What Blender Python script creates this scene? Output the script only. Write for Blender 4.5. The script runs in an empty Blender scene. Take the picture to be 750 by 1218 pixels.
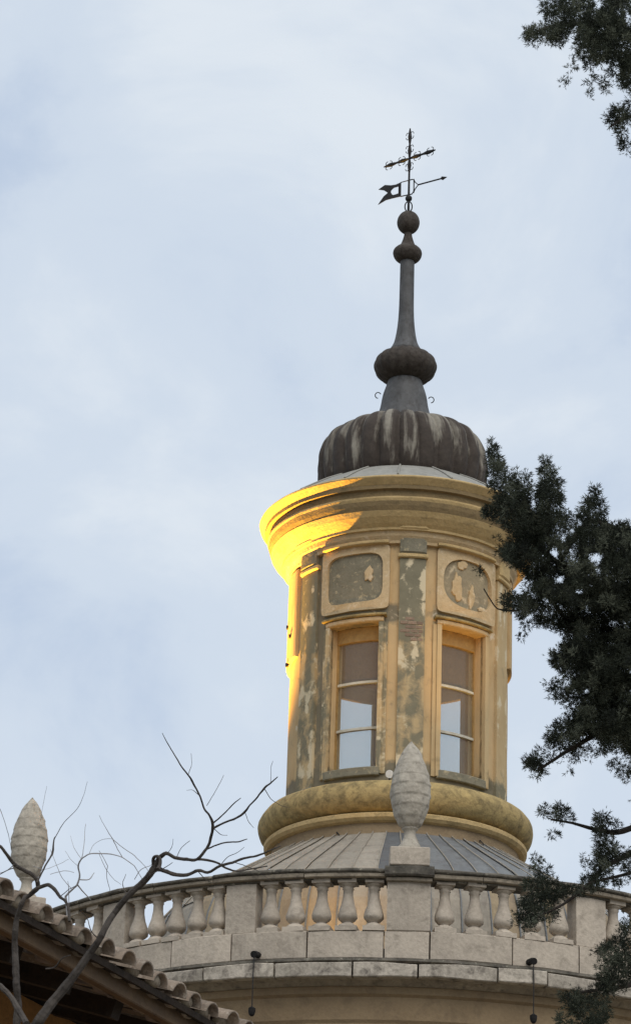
import bpy, bmesh, math, random
import numpy as np
from mathutils import Vector, Matrix, noise

random.seed(4)
C = bpy.context.scene.collection
R = math.radians

# ------------------------------------------------------------------ camera
F, W, H = 3700.0, 750, 1218
PITCH, ROLL = R(22.6), R(1.85)
CAM = Vector((0, 0, 1.6))
FW = Vector((0, math.cos(PITCH), math.sin(PITCH)))
U0 = Vector((0, -math.sin(PITCH), math.cos(PITCH)))
R0 = Vector((1, 0, 0))
RT = R0 * math.cos(ROLL) + U0 * math.sin(ROLL)
UP = U0 * math.cos(ROLL) - R0 * math.sin(ROLL)
cd = bpy.data.cameras.new('camera')
cam = bpy.data.objects.new('camera', cd)
C.objects.link(cam)
m3 = Matrix((RT, UP, -FW)).transposed()
cam.matrix_world = Matrix.Translation(CAM) @ m3.to_4x4()
cd.sensor_fit = 'VERTICAL'
cd.sensor_height = 24
cd.lens = 24 * F / H
cd.clip_start = .1
cd.clip_end = 6000
bpy.context.scene.camera = cam

# ------------------------------------------------------------------ world, sun, exposure
SUN_EL, SUN_AZ = R(48), R(160)      # azimuth clockwise from +Y: behind the camera, to its right
w = bpy.data.worlds.new('World')
bpy.context.scene.world = w
w.use_nodes = True
nt = w.node_tree
N = nt.nodes
L = nt.links
N.clear()
out = N.new('ShaderNodeOutputWorld')
bg = N.new('ShaderNodeBackground')
bg.inputs['Strength'].default_value = .1
sky = N.new('ShaderNodeTexSky')
sky.sky_type = 'NISHITA'
sky.sun_disc = False
sky.sun_elevation = SUN_EL
sky.sun_rotation = SUN_AZ
tc = N.new('ShaderNodeTexCoord')
mp = N.new('ShaderNodeMapping')
mp.inputs['Scale'].default_value = (3.0, 3.0, 4.4)
mp.inputs['Location'].default_value = (.35, .2, 1.7)
n1 = N.new('ShaderNodeTexNoise')
n1.inputs['Scale'].default_value = 2.6
n1.inputs['Detail'].default_value = 7
n1.inputs['Roughness'].default_value = .56
n1.inputs['Distortion'].default_value = .35
cr = N.new('ShaderNodeValToRGB')
cr.color_ramp.interpolation = 'EASE'
e = cr.color_ramp.elements
e[0].position, e[0].color = .30, (5.3, 6.3, 7.85, 1)
e[1].position, e[1].color = .70, (7.75, 8.4, 9.1, 1)
x = e.new(.5)
x.color = (6.6, 7.45, 8.55, 1)
mx = N.new('ShaderNodeMix')
mx.data_type = 'RGBA'
mx.inputs[0].default_value = .94
L.new(tc.outputs['Generated'], mp.inputs['Vector'])
L.new(mp.outputs[0], n1.inputs['Vector'])
L.new(n1.outputs['Fac'], cr.inputs['Fac'])
L.new(sky.outputs[0], mx.inputs[6])
L.new(cr.outputs[0], mx.inputs[7])
L.new(mx.outputs[2], bg.inputs['Color'])
L.new(bg.outputs[0], out.inputs[0])

sl = bpy.data.lights.new('sun', 'SUN')
sl.energy = 1.85
sl.angle = R(50)
sl.color = (1, .95, .88)
so = bpy.data.objects.new('sun', sl)
C.objects.link(so)
sd = Vector((math.sin(SUN_AZ) * math.cos(SUN_EL), math.cos(SUN_AZ) * math.cos(SUN_EL), math.sin(SUN_EL)))
so.rotation_euler = sd.to_track_quat('Z', 'Y').to_euler()
so.location = (0, 0, 60)
vs = bpy.context.scene.view_settings
vs.view_transform = 'Standard'
vs.look = 'None'
vs.exposure = 0
vs.gamma = 1


# ------------------------------------------------------------------ places
def ray(px, py):
    return (FW * F + RT * (px - W / 2) - UP * (py - H / 2)).normalized()


def at(px, py, d):                       # point seen at a pixel of the photo, d metres of depth along the view axis
    r = ray(px, py)
    return CAM + r * (d / r.dot(FW))


AX = CAM + ray(469, 1040) * 45.0          # axis of the round church
DV = Vector((AX.x, AX.y, 0)).normalized()
RV = Vector((DV.y, -DV.x, 0))
ROTZ = math.atan2(RV.y, RV.x)


def PL(r, ph, z=0.0):                    # polar about the church axis, in its own frame (0 deg faces the camera)
    a = R(ph)
    return (r * math.sin(a), -r * math.cos(a), z)


def PW(r, ph, z):
    a = R(ph)
    v = Vector((AX.x, AX.y, 0)) + RV * (r * math.sin(a)) - DV * (r * math.cos(a))
    return Vector((v.x, v.y, z))


# ------------------------------------------------------------------ materials
def newmat(name):
    m = bpy.data.materials.new(name)
    m.use_nodes = True
    t = m.node_tree
    return m, t, t.nodes, t.links, t.nodes['Principled BSDF']


def noi(Nn, Lk, sc, det=5, src=None, rough=.55, scale3=None, dist=0):
    n = Nn.new('ShaderNodeTexNoise')
    n.inputs['Scale'].default_value = sc
    n.inputs['Detail'].default_value = det
    n.inputs['Roughness'].default_value = rough
    n.inputs['Distortion'].default_value = dist
    if src is not None:
        if scale3:
            q = Nn.new('ShaderNodeMapping')
            q.inputs['Scale'].default_value = scale3
            Lk.new(src, q.inputs['Vector'])
            src = q.outputs[0]
        Lk.new(src, n.inputs['Vector'])
    return n.outputs['Fac']


def ramp(Nn, Lk, src, stops, ease='LINEAR'):
    r = Nn.new('ShaderNodeValToRGB')
    r.color_ramp.interpolation = ease
    els = r.color_ramp.elements
    els[0].position, els[1].position = stops[0][0], stops[-1][0]

    def c4(c):
        return (c, c, c, 1) if isinstance(c, (int, float)) else (*c, 1)
    els[0].color, els[1].color = c4(stops[0][1]), c4(stops[-1][1])
    for p, c in stops[1:-1]:
        els.new(p).color = c4(c)
    Lk.new(src, r.inputs['Fac'])
    return r.outputs['Color']


def mixc(Nn, Lk, f, a, b, mode='MIX'):
    n = Nn.new('ShaderNodeMix')
    n.data_type = 'RGBA'
    n.blend_type = mode
    for i, v in ((0, f), (6, a), (7, b)):
        if isinstance(v, (int, float)):
            n.inputs[i].default_value = v
        elif isinstance(v, tuple):
            n.inputs[i].default_value = (*v, 1)
        else:
            Lk.new(v, n.inputs[i])
    return n.outputs[2]


def bump(Nn, Lk, B, h, st, dist=.02):
    b = Nn.new('ShaderNodeBump')
    b.inputs['Strength'].default_value = st
    b.inputs['Distance'].default_value = dist
    Lk.new(h, b.inputs['Height'])
    Lk.new(b.outputs[0], B.inputs['Normal'])


def weathered(name, base, alt, dark, sc=3.0, stain=(.5, .72), rough=.9, bst=.5, streak=None, fine=22, objrand=.0, lightc=None):
    m, t, Nn, Lk, B = newmat(name)
    co = Nn.new('ShaderNodeTexCoord').outputs['Object']
    if objrand:
        oi = Nn.new('ShaderNodeObjectInfo')
        ad = Nn.new('ShaderNodeVectorMath')
        ad.operation = 'MULTIPLY_ADD'
        Lk.new(oi.outputs['Random'], ad.inputs[0])
        ad.inputs[1].default_value = (17, 31, 23)
        Lk.new(co, ad.inputs[2])
        co = ad.outputs[0]
    a = noi(Nn, Lk, sc, 6, co)
    b = noi(Nn, Lk, fine, 6, co)
    c = mixc(Nn, Lk, ramp(Nn, Lk, a, [(.35, 0.0), (.65, 1.0)]), base, alt)
    c = mixc(Nn, Lk, ramp(Nn, Lk, b, [(.3, .35), (.75, 0.0)]), c, dark)
    s = noi(Nn, Lk, sc * 1.7, 8, co, .7, streak, .4)
    c = mixc(Nn, Lk, ramp(Nn, Lk, s, [(stain[0], 0.0), (stain[1], .85)]), c, dark)
    if lightc:
        s2 = noi(Nn, Lk, sc * 2.3, 6, co, .65, streak, .3)
        c = mixc(Nn, Lk, ramp(Nn, Lk, s2, [(.56, 0.0), (.68, .8)]), c, lightc)
    if objrand:
        k = ramp(Nn, Lk, oi.outputs['Random'], [(0, 1 - objrand), (1, 1 + objrand)])
        c = mixc(Nn, Lk, 1.0, c, k, 'MULTIPLY')
    Lk.new(c, B.inputs['Base Color'])
    B.inputs['Roughness'].default_value = rough
    B.inputs['Specular IOR Level'].default_value = .25
    bump(Nn, Lk, B, b, bst)
    return m


def plaster(name, ochre, ochre2, bare, pale):
    """lime plaster; the colour attribute 'wear' carries: R = peeled, G = pale limewash left, B = grime"""
    m, t, Nn, Lk, B = newmat(name)
    co = Nn.new('ShaderNodeTexCoord').outputs['Object']
    at_ = Nn.new('ShaderNodeAttribute')
    at_.attribute_name = 'wear'
    sp = Nn.new('ShaderNodeSeparateColor')
    Lk.new(at_.outputs['Color'], sp.inputs[0])

    def edge(ch, sc, amp, w0, w1):
        nn = noi(Nn, Lk, sc, 7, co, .62, None, .5)
        q = Nn.new('ShaderNodeMath')
        q.operation = 'MULTIPLY_ADD'
        Lk.new(nn, q.inputs[0])
        q.inputs[1].default_value = amp
        Lk.new(sp.outputs[ch], q.inputs[2])
        return ramp(Nn, Lk, q.outputs[0], [(w0, 0.0), (w1, 1.0)])
    c = mixc(Nn, Lk, ramp(Nn, Lk, noi(Nn, Lk, 2.2, 6, co), [(.35, 0.0), (.65, 1.0)]), ochre, ochre2)
    c = mixc(Nn, Lk, ramp(Nn, Lk, noi(Nn, Lk, 5, 6, co, .6, (1, 1, .35)), [(.5, 0.0), (.7, .45)]), c, (.36, .23, .10))
    bc = mixc(Nn, Lk, noi(Nn, Lk, 9, 6, co), bare, tuple(v * .62 for v in bare))
    pe = edge('Red', 6.5, .9, .74, 1.02)
    c = mixc(Nn, Lk, pe, c, bc)
    c = mixc(Nn, Lk, edge('Green', 7, .9, .84, .95), c, pale)
    c = mixc(Nn, Lk, edge('Blue', 4, .8, .72, 1.0), c, (.10, .085, .05))
    Lk.new(c, B.inputs['Base Color'])
    B.inputs['Roughness'].default_value = .92
    B.inputs['Specular IOR Level'].default_value = .2
    h = mixc(Nn, Lk, .3, pe, noi(Nn, Lk, 30, 6, co))
    inv = Nn.new('ShaderNodeInvert')
    Lk.new(h, inv.inputs['Color'])
    bump(Nn, Lk, B, inv.outputs[0], .5, .015)
    return m


M = {}
M['plaster'] = plaster('ochre_plaster', (.55, .385, .20), (.47, .335, .18), (.25, .21, .14), (.60, .50, .36))
M['pilaster'] = plaster('peeled_plaster', (.50, .37, .20), (.45, .33, .18), (.25, .22, .145), (.60, .50, .33))
M['grey_plaster'] = weathered('grey_render', (.25, .22, .155), (.20, .18, .125), (.12, .105, .07), 5, (.55, .75), lightc=(.50, .40, .24))
M['ochre_moulding'] = weathered('ochre_moulding', (.60, .43, .21), (.51, .36, .165), (.24, .18, .09), 2.4, (.52, .74), streak=(1, 1, 2))
M['base_moulding'] = weathered('stained_ochre_moulding', (.50, .365, .155), (.38, .28, .125), (.13, .10, .05), 3.6, (.44, .66))
M['frame_moulding'] = weathered('pale_ochre_moulding', (.58, .43, .25), (.52, .37, .20), (.30, .23, .13), 4, (.54, .76), lightc=(.62, .50, .34))
M['patchy_field'] = weathered('patchy_render', (.33, .27, .17), (.27, .225, .15), (.15, .125, .08), 3.2, (.55, .75), lightc=(.58, .47, .31))
M['under_wall'] = weathered('brown_plaster', (.33, .24, .14), (.28, .20, .115), (.17, .12, .075), 2, (.5, .75))
M['stone'] = weathered('limestone', (.53, .455, .365), (.45, .385, .31), (.19, .16, .125), 3.2, (.52, .76), objrand=.12)
M['string_stone'] = weathered('string_stone', (.54, .475, .39), (.42, .37, .30), (.10, .085, .07), 4, (.47, .68), objrand=.22)
M['cap_stone'] = weathered('lichen_and_shade_stone', (.17, .15, .12), (.10, .09, .07), (.045, .04, .035), 5, (.46, .66), objrand=.2, lightc=(.32, .29, .23))
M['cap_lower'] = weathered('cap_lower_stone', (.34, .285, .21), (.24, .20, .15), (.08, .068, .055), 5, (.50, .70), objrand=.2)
M['finial_stone'] = weathered('finial_stone', (.48, .43, .35), (.40, .355, .29), (.17, .15, .12), 7, (.52, .72))
M['lead'] = weathered('lead_sheet', (.20, .21, .21), (.15, .155, .16), (.09, .085, .08), 5, (.52, .74), .55, .25, (1, 1, .3))
M['lead_pale'] = weathered('pale_lead_sheet', (.36, .345, .30), (.29, .28, .25), (.15, .14, .12), 5, (.52, .74), .7, .3)
M['soffit'] = weathered('shade_toned_ochre', (.29, .205, .10), (.23, .165, .085), (.13, .095, .05), 3, (.5, .74), streak=(1, 1, 2))  # darker ochre: shade of the cornice recesses put into the colour
M['lead_dark'] = weathered('dark_lead_sheet', (.14, .15, .155), (.11, .115, .12), (.07, .07, .07), 5, (.52, .74), .5, .25)
M['roof_tan'] = weathered('weathered_roof_sheet', (.35, .31, .25), (.29, .26, .21), (.16, .135, .11), 3, (.50, .72), .8, .35, (1, 1, .4), objrand=.07)
M['roof_warm'] = weathered('ochre_roof_sheet', (.36, .28, .17), (.30, .23, .15), (.15, .12, .09), 3, (.52, .74), .8, .35, (1, 1, .4), objrand=.16)


def dome_mat():
    m, t, Nn, Lk, B = newmat('streaked_dome_lead')
    co = Nn.new('ShaderNodeTexCoord').outputs['Object']
    sp = Nn.new('ShaderNodeSeparateXYZ')
    Lk.new(co, sp.inputs[0])
    at2 = Nn.new('ShaderNodeMath')
    at2.operation = 'ARCTAN2'
    Lk.new(sp.outputs[0], at2.inputs[0])
    Lk.new(sp.outputs[1], at2.inputs[1])
    cb = Nn.new('ShaderNodeCombineXYZ')
    Lk.new(at2.outputs[0], cb.inputs[0])
    Lk.new(sp.outputs[2], cb.inputs[2])
    st = noi(Nn, Lk, 6.5, 5, cb.outputs[0], .62, (1, 1, .13), .25)
    # run-off is palest near the top and dies out downwards
    ma = Nn.new('ShaderNodeMath')
    ma.operation = 'MULTIPLY_ADD'
    Lk.new(sp.outputs[2], ma.inputs[0])
    ma.inputs[1].default_value = .13
    ma.inputs[2].default_value = -20.75 * .13
    ad = Nn.new('ShaderNodeMath')
    Lk.new(ma.outputs[0], ad.inputs[0])
    Lk.new(st, ad.inputs[1])
    fine = noi(Nn, Lk, 14, 6, co)
    dark = mixc(Nn, Lk, fine, (.020, .014, .011), (.070, .052, .038))
    light = mixc(Nn, Lk, fine, (.17, .15, .12), (.34, .31, .25))
    c = mixc(Nn, Lk, ramp(Nn, Lk, ad.outputs[0], [(.46, 0.0), (.58, .9)]), dark, light)
    Lk.new(c, B.inputs['Base Color'])
    B.inputs['Roughness'].default_value = .85
    bump(Nn, Lk, B, fine, .5)
    return m


M['dome'] = dome_mat()
M['spire'] = weathered('spire_lead', (.115, .115, .115), (.08, .08, .08), (.04, .034, .03), 6, (.5, .7), .6, .3, (1, 1, .4))
M['knob'] = weathered('rusty_knob', (.05, .039, .031), (.085, .072, .06), (.03, .023, .018), 9, (.48, .66), .8, .6)
M['iron'] = weathered('dark_iron', (.02, .019, .02), (.03, .027, .026), (.01, .01, .01), 9, rough=.6)
M['white_wood'] = weathered('painted_bar', (.60, .58, .50), (.5, .47, .38), (.25, .22, .16), 8, (.6, .8))
M['frame_wood'] = weathered('ochre_wood', (.42, .27, .10), (.34, .21, .08), (.16, .10, .05), 8, (.6, .8))
M['inner'] = weathered('inner_plaster', (.60, .36, .17), (.48, .27, .12), (.26, .15, .08), 2.5, (.55, .8))
M['tile'] = weathered('roof_tile_clay', (.33, .265, .205), (.27, .205, .155), (.09, .07, .055), 9, (.48, .70), objrand=.25, lightc=(.44, .38, .31))
M['mortar'] = weathered('lime_mortar', (.36, .31, .24), (.28, .23, .17), (.10, .08, .06), 9, (.52, .72))
M['board'] = weathered('eave_board', (.16, .105, .06), (.12, .08, .05), (.09, .06, .04), 6, (.52, .75), streak=(.3, .3, 1))
M['dark_wood'] = weathered('dark_rafter', (.035, .026, .02), (.05, .036, .026), (.015, .012, .01), 4)
M['house_wall'] = weathered('orange_render', (.46, .24, .085), (.38, .19, .07), (.20, .11, .05), 3)
M['bark'] = weathered('grey_bark', (.10, .085, .072), (.065, .055, .048), (.03, .025, .022), 14, bst=.8)
M['twig'] = weathered('pale_twig', (.42, .41, .41), (.36, .35, .35), (.24, .23, .23), 14)
M['conifer_bark'] = weathered('conifer_bark', (.05, .04, .033), (.07, .055, .045), (.02, .017, .014), 14)
M['brick'] = weathered('worn_brick', (.30, .20, .14), (.26, .18, .125), (.16, .12, .085), 14, objrand=.2)
M['ground'] = weathered('gravel_ground', (.22, .19, .15), (.18, .16, .12), (.10, .09, .07), .3)
M['white_metal'] = weathered('white_painted_metal', (.78, .78, .76), (.7, .7, .68), (.4, .4, .38), 9, (.65, .85), .5)
M['black'] = weathered('black_metal', (.015, .014, .013), (.02, .018, .017), (.008, .008, .008), 9)


def glass_mat():
    m, t, Nn, Lk, B = newmat('old_window_glass')
    tr = Nn.new('ShaderNodeBsdfTransparent')
    tr.inputs[0].default_value = (.93, .96, .97, 1)
    gl = Nn.new('ShaderNodeBsdfGlossy')
    gl.inputs['Roughness'].default_value = .05
    df = Nn.new('ShaderNodeBsdfDiffuse')
    df.inputs[0].default_value = (.62, .50, .36, 1)
    m1 = Nn.new('ShaderNodeMixShader')
    m2 = Nn.new('ShaderNodeMixShader')
    m1.inputs[0].default_value = .025
    m2.inputs[0].default_value = .13
    Lk.new(tr.outputs[0], m1.inputs[1])
    Lk.new(gl.outputs[0], m1.inputs[2])
    Lk.new(m1.outputs[0], m2.inputs[1])
    Lk.new(df.outputs[0], m2.inputs[2])
    Lk.new(m2.outputs[0], Nn['Material Output'].inputs[0])
    return m


def leaf_mat():
    m, t, Nn, Lk, B = newmat('conifer_foliage')
    at_ = Nn.new('ShaderNodeAttribute')
    at_.attribute_name = 'tint'
    c = ramp(Nn, Lk, at_.outputs['Fac'], [(0, (.014, .017, .012)), (.55, (.030, .036, .022)), (1, (.13, .14, .10))])
    Lk.new(c, B.inputs['Base Color'])
    B.inputs['Roughness'].default_value = .75
    tl = Nn.new('ShaderNodeBsdfTranslucent')
    Lk.new(c, tl.inputs[0])
    ms = Nn.new('ShaderNodeMixShader')
    ms.inputs[0].default_value = .3
    Lk.new(B.outputs[0], ms.inputs[1])
    Lk.new(tl.outputs[0], ms.inputs[2])
    Lk.new(ms.outputs[0], Nn['Material Output'].inputs[0])
    B.inputs['Specular IOR Level'].default_value = .2
    return m


def lamp_mat():
    m, t, Nn, Lk, B = newmat('lit_lamp_glass')
    B.inputs['Base Color'].default_value = (.9, .7, .3, 1)
    B.inputs['Emission Color'].default_value = (1, .62, .18, 1)
    B.inputs['Emission Strength'].default_value = 6
    return m


M['glass'] = glass_mat()
M['leaf'] = leaf_mat()
M['lamp'] = lamp_mat()


# ------------------------------------------------------------------ object helpers
def tag(o, label=None, cat=None, group=None, kind=None):
    if label:
        o['label'] = label
    if cat:
        o['category'] = cat
    if group:
        o['group'] = group
    if kind:
        o['kind'] = kind
    return o


def empty(name, loc, rz=0.0, **k):
    o = bpy.data.objects.new(name, None)
    C.objects.link(o)
    o.location = loc
    o.rotation_euler = (0, 0, rz)
    o.empty_display_size = .2
    return tag(o, **k)


def link(name, me, mat, parent=None, loc=None, rot=None, smooth=False):
    if mat and not me.materials:
        me.materials.append(M[mat])
    o = bpy.data.objects.new(name, me)
    C.objects.link(o)
    if parent:
        o.parent = parent
    if loc is not None:
        o.location = loc
    if rot is not None:
        o.rotation_euler = rot
    if smooth and me.polygons and not me.polygons[0].use_smooth:
        me.polygons.foreach_set('use_smooth', [True] * len(me.polygons))
    return o


def mesh(name, v, f):
    me = bpy.data.meshes.new(name)
    me.from_pydata([tuple(a) for a in v], [], f)
    me.update()
    return me


def from_bm(name, bm):
    me = bpy.data.meshes.new(name)
    bmesh.ops.recalc_face_normals(bm, faces=bm.faces)
    bm.to_mesh(me)
    bm.free()
    return me


def lathe(name, prof, n=64, a0=0, a1=360, jit=0.0, rfun=None):
    """prof: (r, z) pairs from the top downwards; sharp corners made by doubled near points"""
    full = abs(a1 - a0 - 360) < 1e-6
    v, f = [], []
    m = n if full else n + 1
    for i in range(m):
        a = a0 + (a1 - a0) * i / n
        for r, z in prof:
            if rfun:
                r = rfun(r, z, a)
            if jit:
                q = noise.noise(Vector((math.sin(R(a)) * r * 3, math.cos(R(a)) * r * 3, z * 3)))
                r += q * jit
                z += noise.noise(Vector((math.sin(R(a)) * r * 2, math.cos(R(a)) * r * 2, z * 2 + 9))) * jit * .6
            v.append(PL(r, a, z))
    k = len(prof)
    for i in range(n):
        j = (i + 1) % m
        for q in range(k - 1):
            f.append((i * k + q, i * k + q + 1, j * k + q + 1, j * k + q))
    return mesh(name, v, f)


def arcbox(name, r0, r1, p0, p1, z0, z1, step=3.0, zs=1, bev=0.0, jit=0.0, local=False):
    """curved block between radii r0<r1, angles, heights. local=True: origin at its own middle (mesh can be shared)"""
    n = max(1, int(math.ceil(abs(p1 - p0) / step)))
    v, f = [], []
    zz = [z0 + (z1 - z0) * i / zs for i in range(zs + 1)]
    prof = [(r1, z) for z in zz] + [(r0, z) for z in reversed(zz)]
    if bev:
        prof = [(r1 - bev, z0), (r1, z0 + bev)] + [(r1, z) for z in zz[1:-1]] + [(r1, z1 - bev), (r1 - bev, z1)] + [(r0, z1)] + [(r0, z0)]
    k = len(prof)
    db = math.degrees(bev / r1) if bev else 0
    ang = [p0 + (p1 - p0) * i / n for i in range(n + 1)]
    for ai, a in enumerate(ang):
        for r, z in prof:
            rr = r
            if bev and ai in (0, n) and r > (r0 + r1) / 2:
                rr = r - bev
            if jit:
                rr += noise.noise(Vector((a * .23, z * 5, 3))) * jit
                z = z + noise.noise(Vector((a * .2, z * 5, 8))) * jit
            v.append(PL(rr, a, z))
    for i in range(n):
        for q in range(k):
            q2 = (q + 1) % k
            f.append((i * k + q, i * k + q2, (i + 1) * k + q2, (i + 1) * k + q))
    f.append(tuple(range(k - 1, -1, -1)))
    f.append(tuple(n * k + q for q in range(k)))
    me = mesh(name, v, f)
    return me


def wear(me, fn):
    a = me.color_attributes.new('wear', 'FLOAT_COLOR', 'POINT')
    buf = []
    for vv in me.vertices:
        x_, y_, z_ = vv.co
        ph = math.degrees(math.atan2(x_, -y_))
        r_, g_, b_ = fn(ph, z_)
        buf += [r_, g_, b_, 1]
    a.data.foreach_set('color', buf)
    return me


def tube(bm, pts, rad, n=6, cap=True):
    """tapered tube through points"""
    pts = [Vector(p) for p in pts]
    rings = []
    nrm = None
    for i, p in enumerate(pts):
        d = (pts[min(i + 1, len(pts) - 1)] - pts[max(i - 1, 0)])
        if d.length < 1e-9:
            d = Vector((0, 0, 1))
        d.normalize()
        if nrm is None:
            nrm = d.orthogonal().normalized()
        else:
            nrm = (nrm - d * nrm.dot(d))
            if nrm.length < 1e-6:
                nrm = d.orthogonal()
            nrm.normalize()
        b = d.cross(nrm)
        r_ = rad[i] if isinstance(rad, (list, tuple)) else rad
        rings.append([bm.verts.new(p + (nrm * math.cos(2 * math.pi * k / n) + b * math.sin(2 * math.pi * k / n)) * r_) for k in range(n)])
    for a, b in zip(rings, rings[1:]):
        for k in range(n):
            bm.faces.new((a[k], a[(k + 1) % n], b[(k + 1) % n], b[k]))
    if cap:
        bm.faces.new(rings[0][::-1])
        bm.faces.new(rings[-1])


def box(bm, c, s, rot=None):
    mt = Matrix.Translation(c)
    if rot is not None:
        mt = mt @ rot.to_4x4()
    mt = mt @ Matrix.Diagonal((s[0], s[1], s[2], 1))
    return bmesh.ops.create_cube(bm, size=1, matrix=mt)['verts']


def rpanel(name, pc, zc, hw, hh, rc, ihw, ihh, irc, rad, th, n=40, pw=4.0):
    """raised frame on the drum: outer rounded rectangle, inner opening; widths in metres along the arc"""
    def sup(a, w_, h_, p):
        c, s = math.cos(a), math.sin(a)
        return (math.copysign(abs(c) ** (2 / p), c) * w_, math.copysign(abs(s) ** (2 / p), s) * h_)
    v, f = [], []
    for i in range(n):
        a = 2 * math.pi * i / n
        o = sup(a, hw, hh, rc)
        q = sup(a, ihw, ihh, irc)
        for (u, z), r_ in ((o, rad - .03), (o, rad + th), (q, rad + th), (q, rad - .03)):
            v.append(PL(r_, pc + math.degrees(u / rad), zc + z))
    for i in range(n):
        j = (i + 1) % n
        for q in range(4):
            f.append((i * 4 + q, i * 4 + (q + 1) % 4, j * 4 + (q + 1) % 4, j * 4 + q))
    return mesh(name, v, f)


# ------------------------------------------------------------------ ground
bm = bmesh.new()
bmesh.ops.create_circle(bm, cap_ends=True, segments=64, radius=2500)
g = link('ground', from_bm('ground', bm), 'ground')
g['kind'] = 'structure'

# ------------------------------------------------------------------ the round church body under the balustrade
ZC = 0
church = empty('round_church_body', (AX.x, AX.y, 0), ROTZ,
               label='round brownish plastered church body carrying the stone balustrade and low sheet-covered roof', cat='church')
me = lathe('wall', [(5.38, 11.02), (5.38, 10.93), (5.33, 10.90), (5.31, 10.62), (5.28, 10.58), (5.28, 0)], 96)
link('wall', me, 'under_wall', church, smooth=False)
link('terrace_floor', lathe('terrace_floor', [(3.5, 11.60), (5.30, 11.52), (5.30, 11.10)], 72), 'lead', church)
# string course of stone blocks
random.seed(9)
a = -118.0
while a < 118:
    wd = random.uniform(6.0, 10.5)
    dz = random.uniform(-.012, .012)
    b = link('string_block', arcbox('string_block', 5.2, 5.68 + random.uniform(-.012, .012), a + .12, a + wd - .12, 11.09 + dz, 11.265 + dz, 2.5, bev=.012, jit=.02), 'string_stone', church)
    a += wd
link('string_moulding', lathe('string_moulding', [(5.45, 11.335), (5.60, 11.325), (5.61, 11.29), (5.57, 11.27), (5.2, 11.262)], 150, -120, 120, jit=.012), 'cap_stone', church)
link('string_bed', lathe('string_bed', [(5.2, 11.095), (5.56, 11.09), (5.50, 11.06), (5.42, 11.02), (5.3, 11.02)], 120, -120, 120, jit=.01), 'cap_lower', church)

# low roof of sheets with standing seams
RPU = [(1.77, 14.10), (1.95, 13.98), (2.30, 13.77), (2.70, 13.53), (3.00, 13.34), (3.20, 13.19), (3.38, 12.98)]
RPL = [(3.33, 13.03), (3.42, 12.90), (3.50, 12.70), (3.58, 12.30), (3.62, 11.55)]


def roof_panel(RP, a0_, a1_, dr=0.0):
    v, f = [], []
    k = len(RP)
    for a_ in (a0_, (a0_ + a1_) / 2, a1_):
        for r, z in RP:
            v.append(PL(r + dr, a_, z + dr))
    for i in range(2):
        for q in range(k - 1):
            f.append((i * k + q, i * k + q + 1, (i + 1) * k + q + 1, (i + 1) * k + q))
    return mesh('roof_sheet', v, f)


def seam(RP, w_):
    bm_ = bmesh.new()
    tube(bm_, [PL(r + .010, 0, z + .010) for r, z in RP], w_, 5)
    return from_bm('roof_seam', bm_)


random.seed(14)
for RP, st_, off_, w_ in ((RPU, 6.0, 2, .009), (RPL, 6.6667, 1.2, .013)):
    seam_me = seam(RP, w_)
    for i in range(int(round(360 / st_))):
        a0_ = -180 + i * st_ + off_
        c_ = a0_ + st_ / 2
        if RP is RPU:
            kind = random.choice(['roof_tan', 'roof_tan'])
            if -4 < c_ < 9:
                kind = 'lead_dark'
            elif 9 <= c_ < 70:
                kind = 'lead'
        else:
            kind = random.choice(['roof_warm', 'roof_tan'])
        rp = link('roof_sheet', roof_panel(RP, a0_, a0_ + st_ - .1, random.uniform(-.006, .008)), kind, church)
        sm = link('roof_seam', seam_me, kind if RP is RPU else 'lead', rp)
        sm.rotation_euler = (0, 0, R(a0_))

# ------------------------------------------------------------------ balustrade
bal = empty('stone_balustrade', (AX.x, AX.y, 0), ROTZ,
            label='curved pale stone balustrade with bulbous balusters and dark coping round the base of the tower', cat='balustrade')
RB = 5.42
posts = [(-112, .4), (-88.5, .42), (-67.4, .53), (-41.0, .40), (-20.5, .40), (1.9, .53), (26.9, .42), (50, .42), (73, .53), (96, .42), (118, .42)]
bprof = [(.085, .62), (.085, .605), (.062, .59), (.055, .57), (.062, .555), (.05, .54), (.052, .46), (.068, .36), (.092, .27), (.103, .215), (.10, .18), (.075, .145),
         (.05, .128), (.05, .118), (.075, .105), (.095, .085), (.10, .06)]


def baluster_mesh(seed):
    random.seed(seed)
    v, f = [], []
    n = 12
    k = len(bprof)
    for i in range(n):
        a_ = 2 * math.pi * i / n
        for r, z in bprof:
            r *= 1 + .03 * random.uniform(-1, 1)
            v.append((r * math.cos(a_), r * math.sin(a_), z))
    for i in range(n):
        j = (i + 1) % n
        for q in range(k - 1):
            f.append((i * k + q, i * k + q + 1, j * k + q + 1, j * k + q))
    bm_ = bmesh.new()
    me_ = mesh('baluster', v, f)
    bm_.from_mesh(me_)
    box(bm_, (0, 0, .655), (.19, .19, .07))
    box(bm_, (0, 0, .03), (.22, .22, .06))
    out_ = from_bm('baluster', bm_)
    return out_


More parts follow.
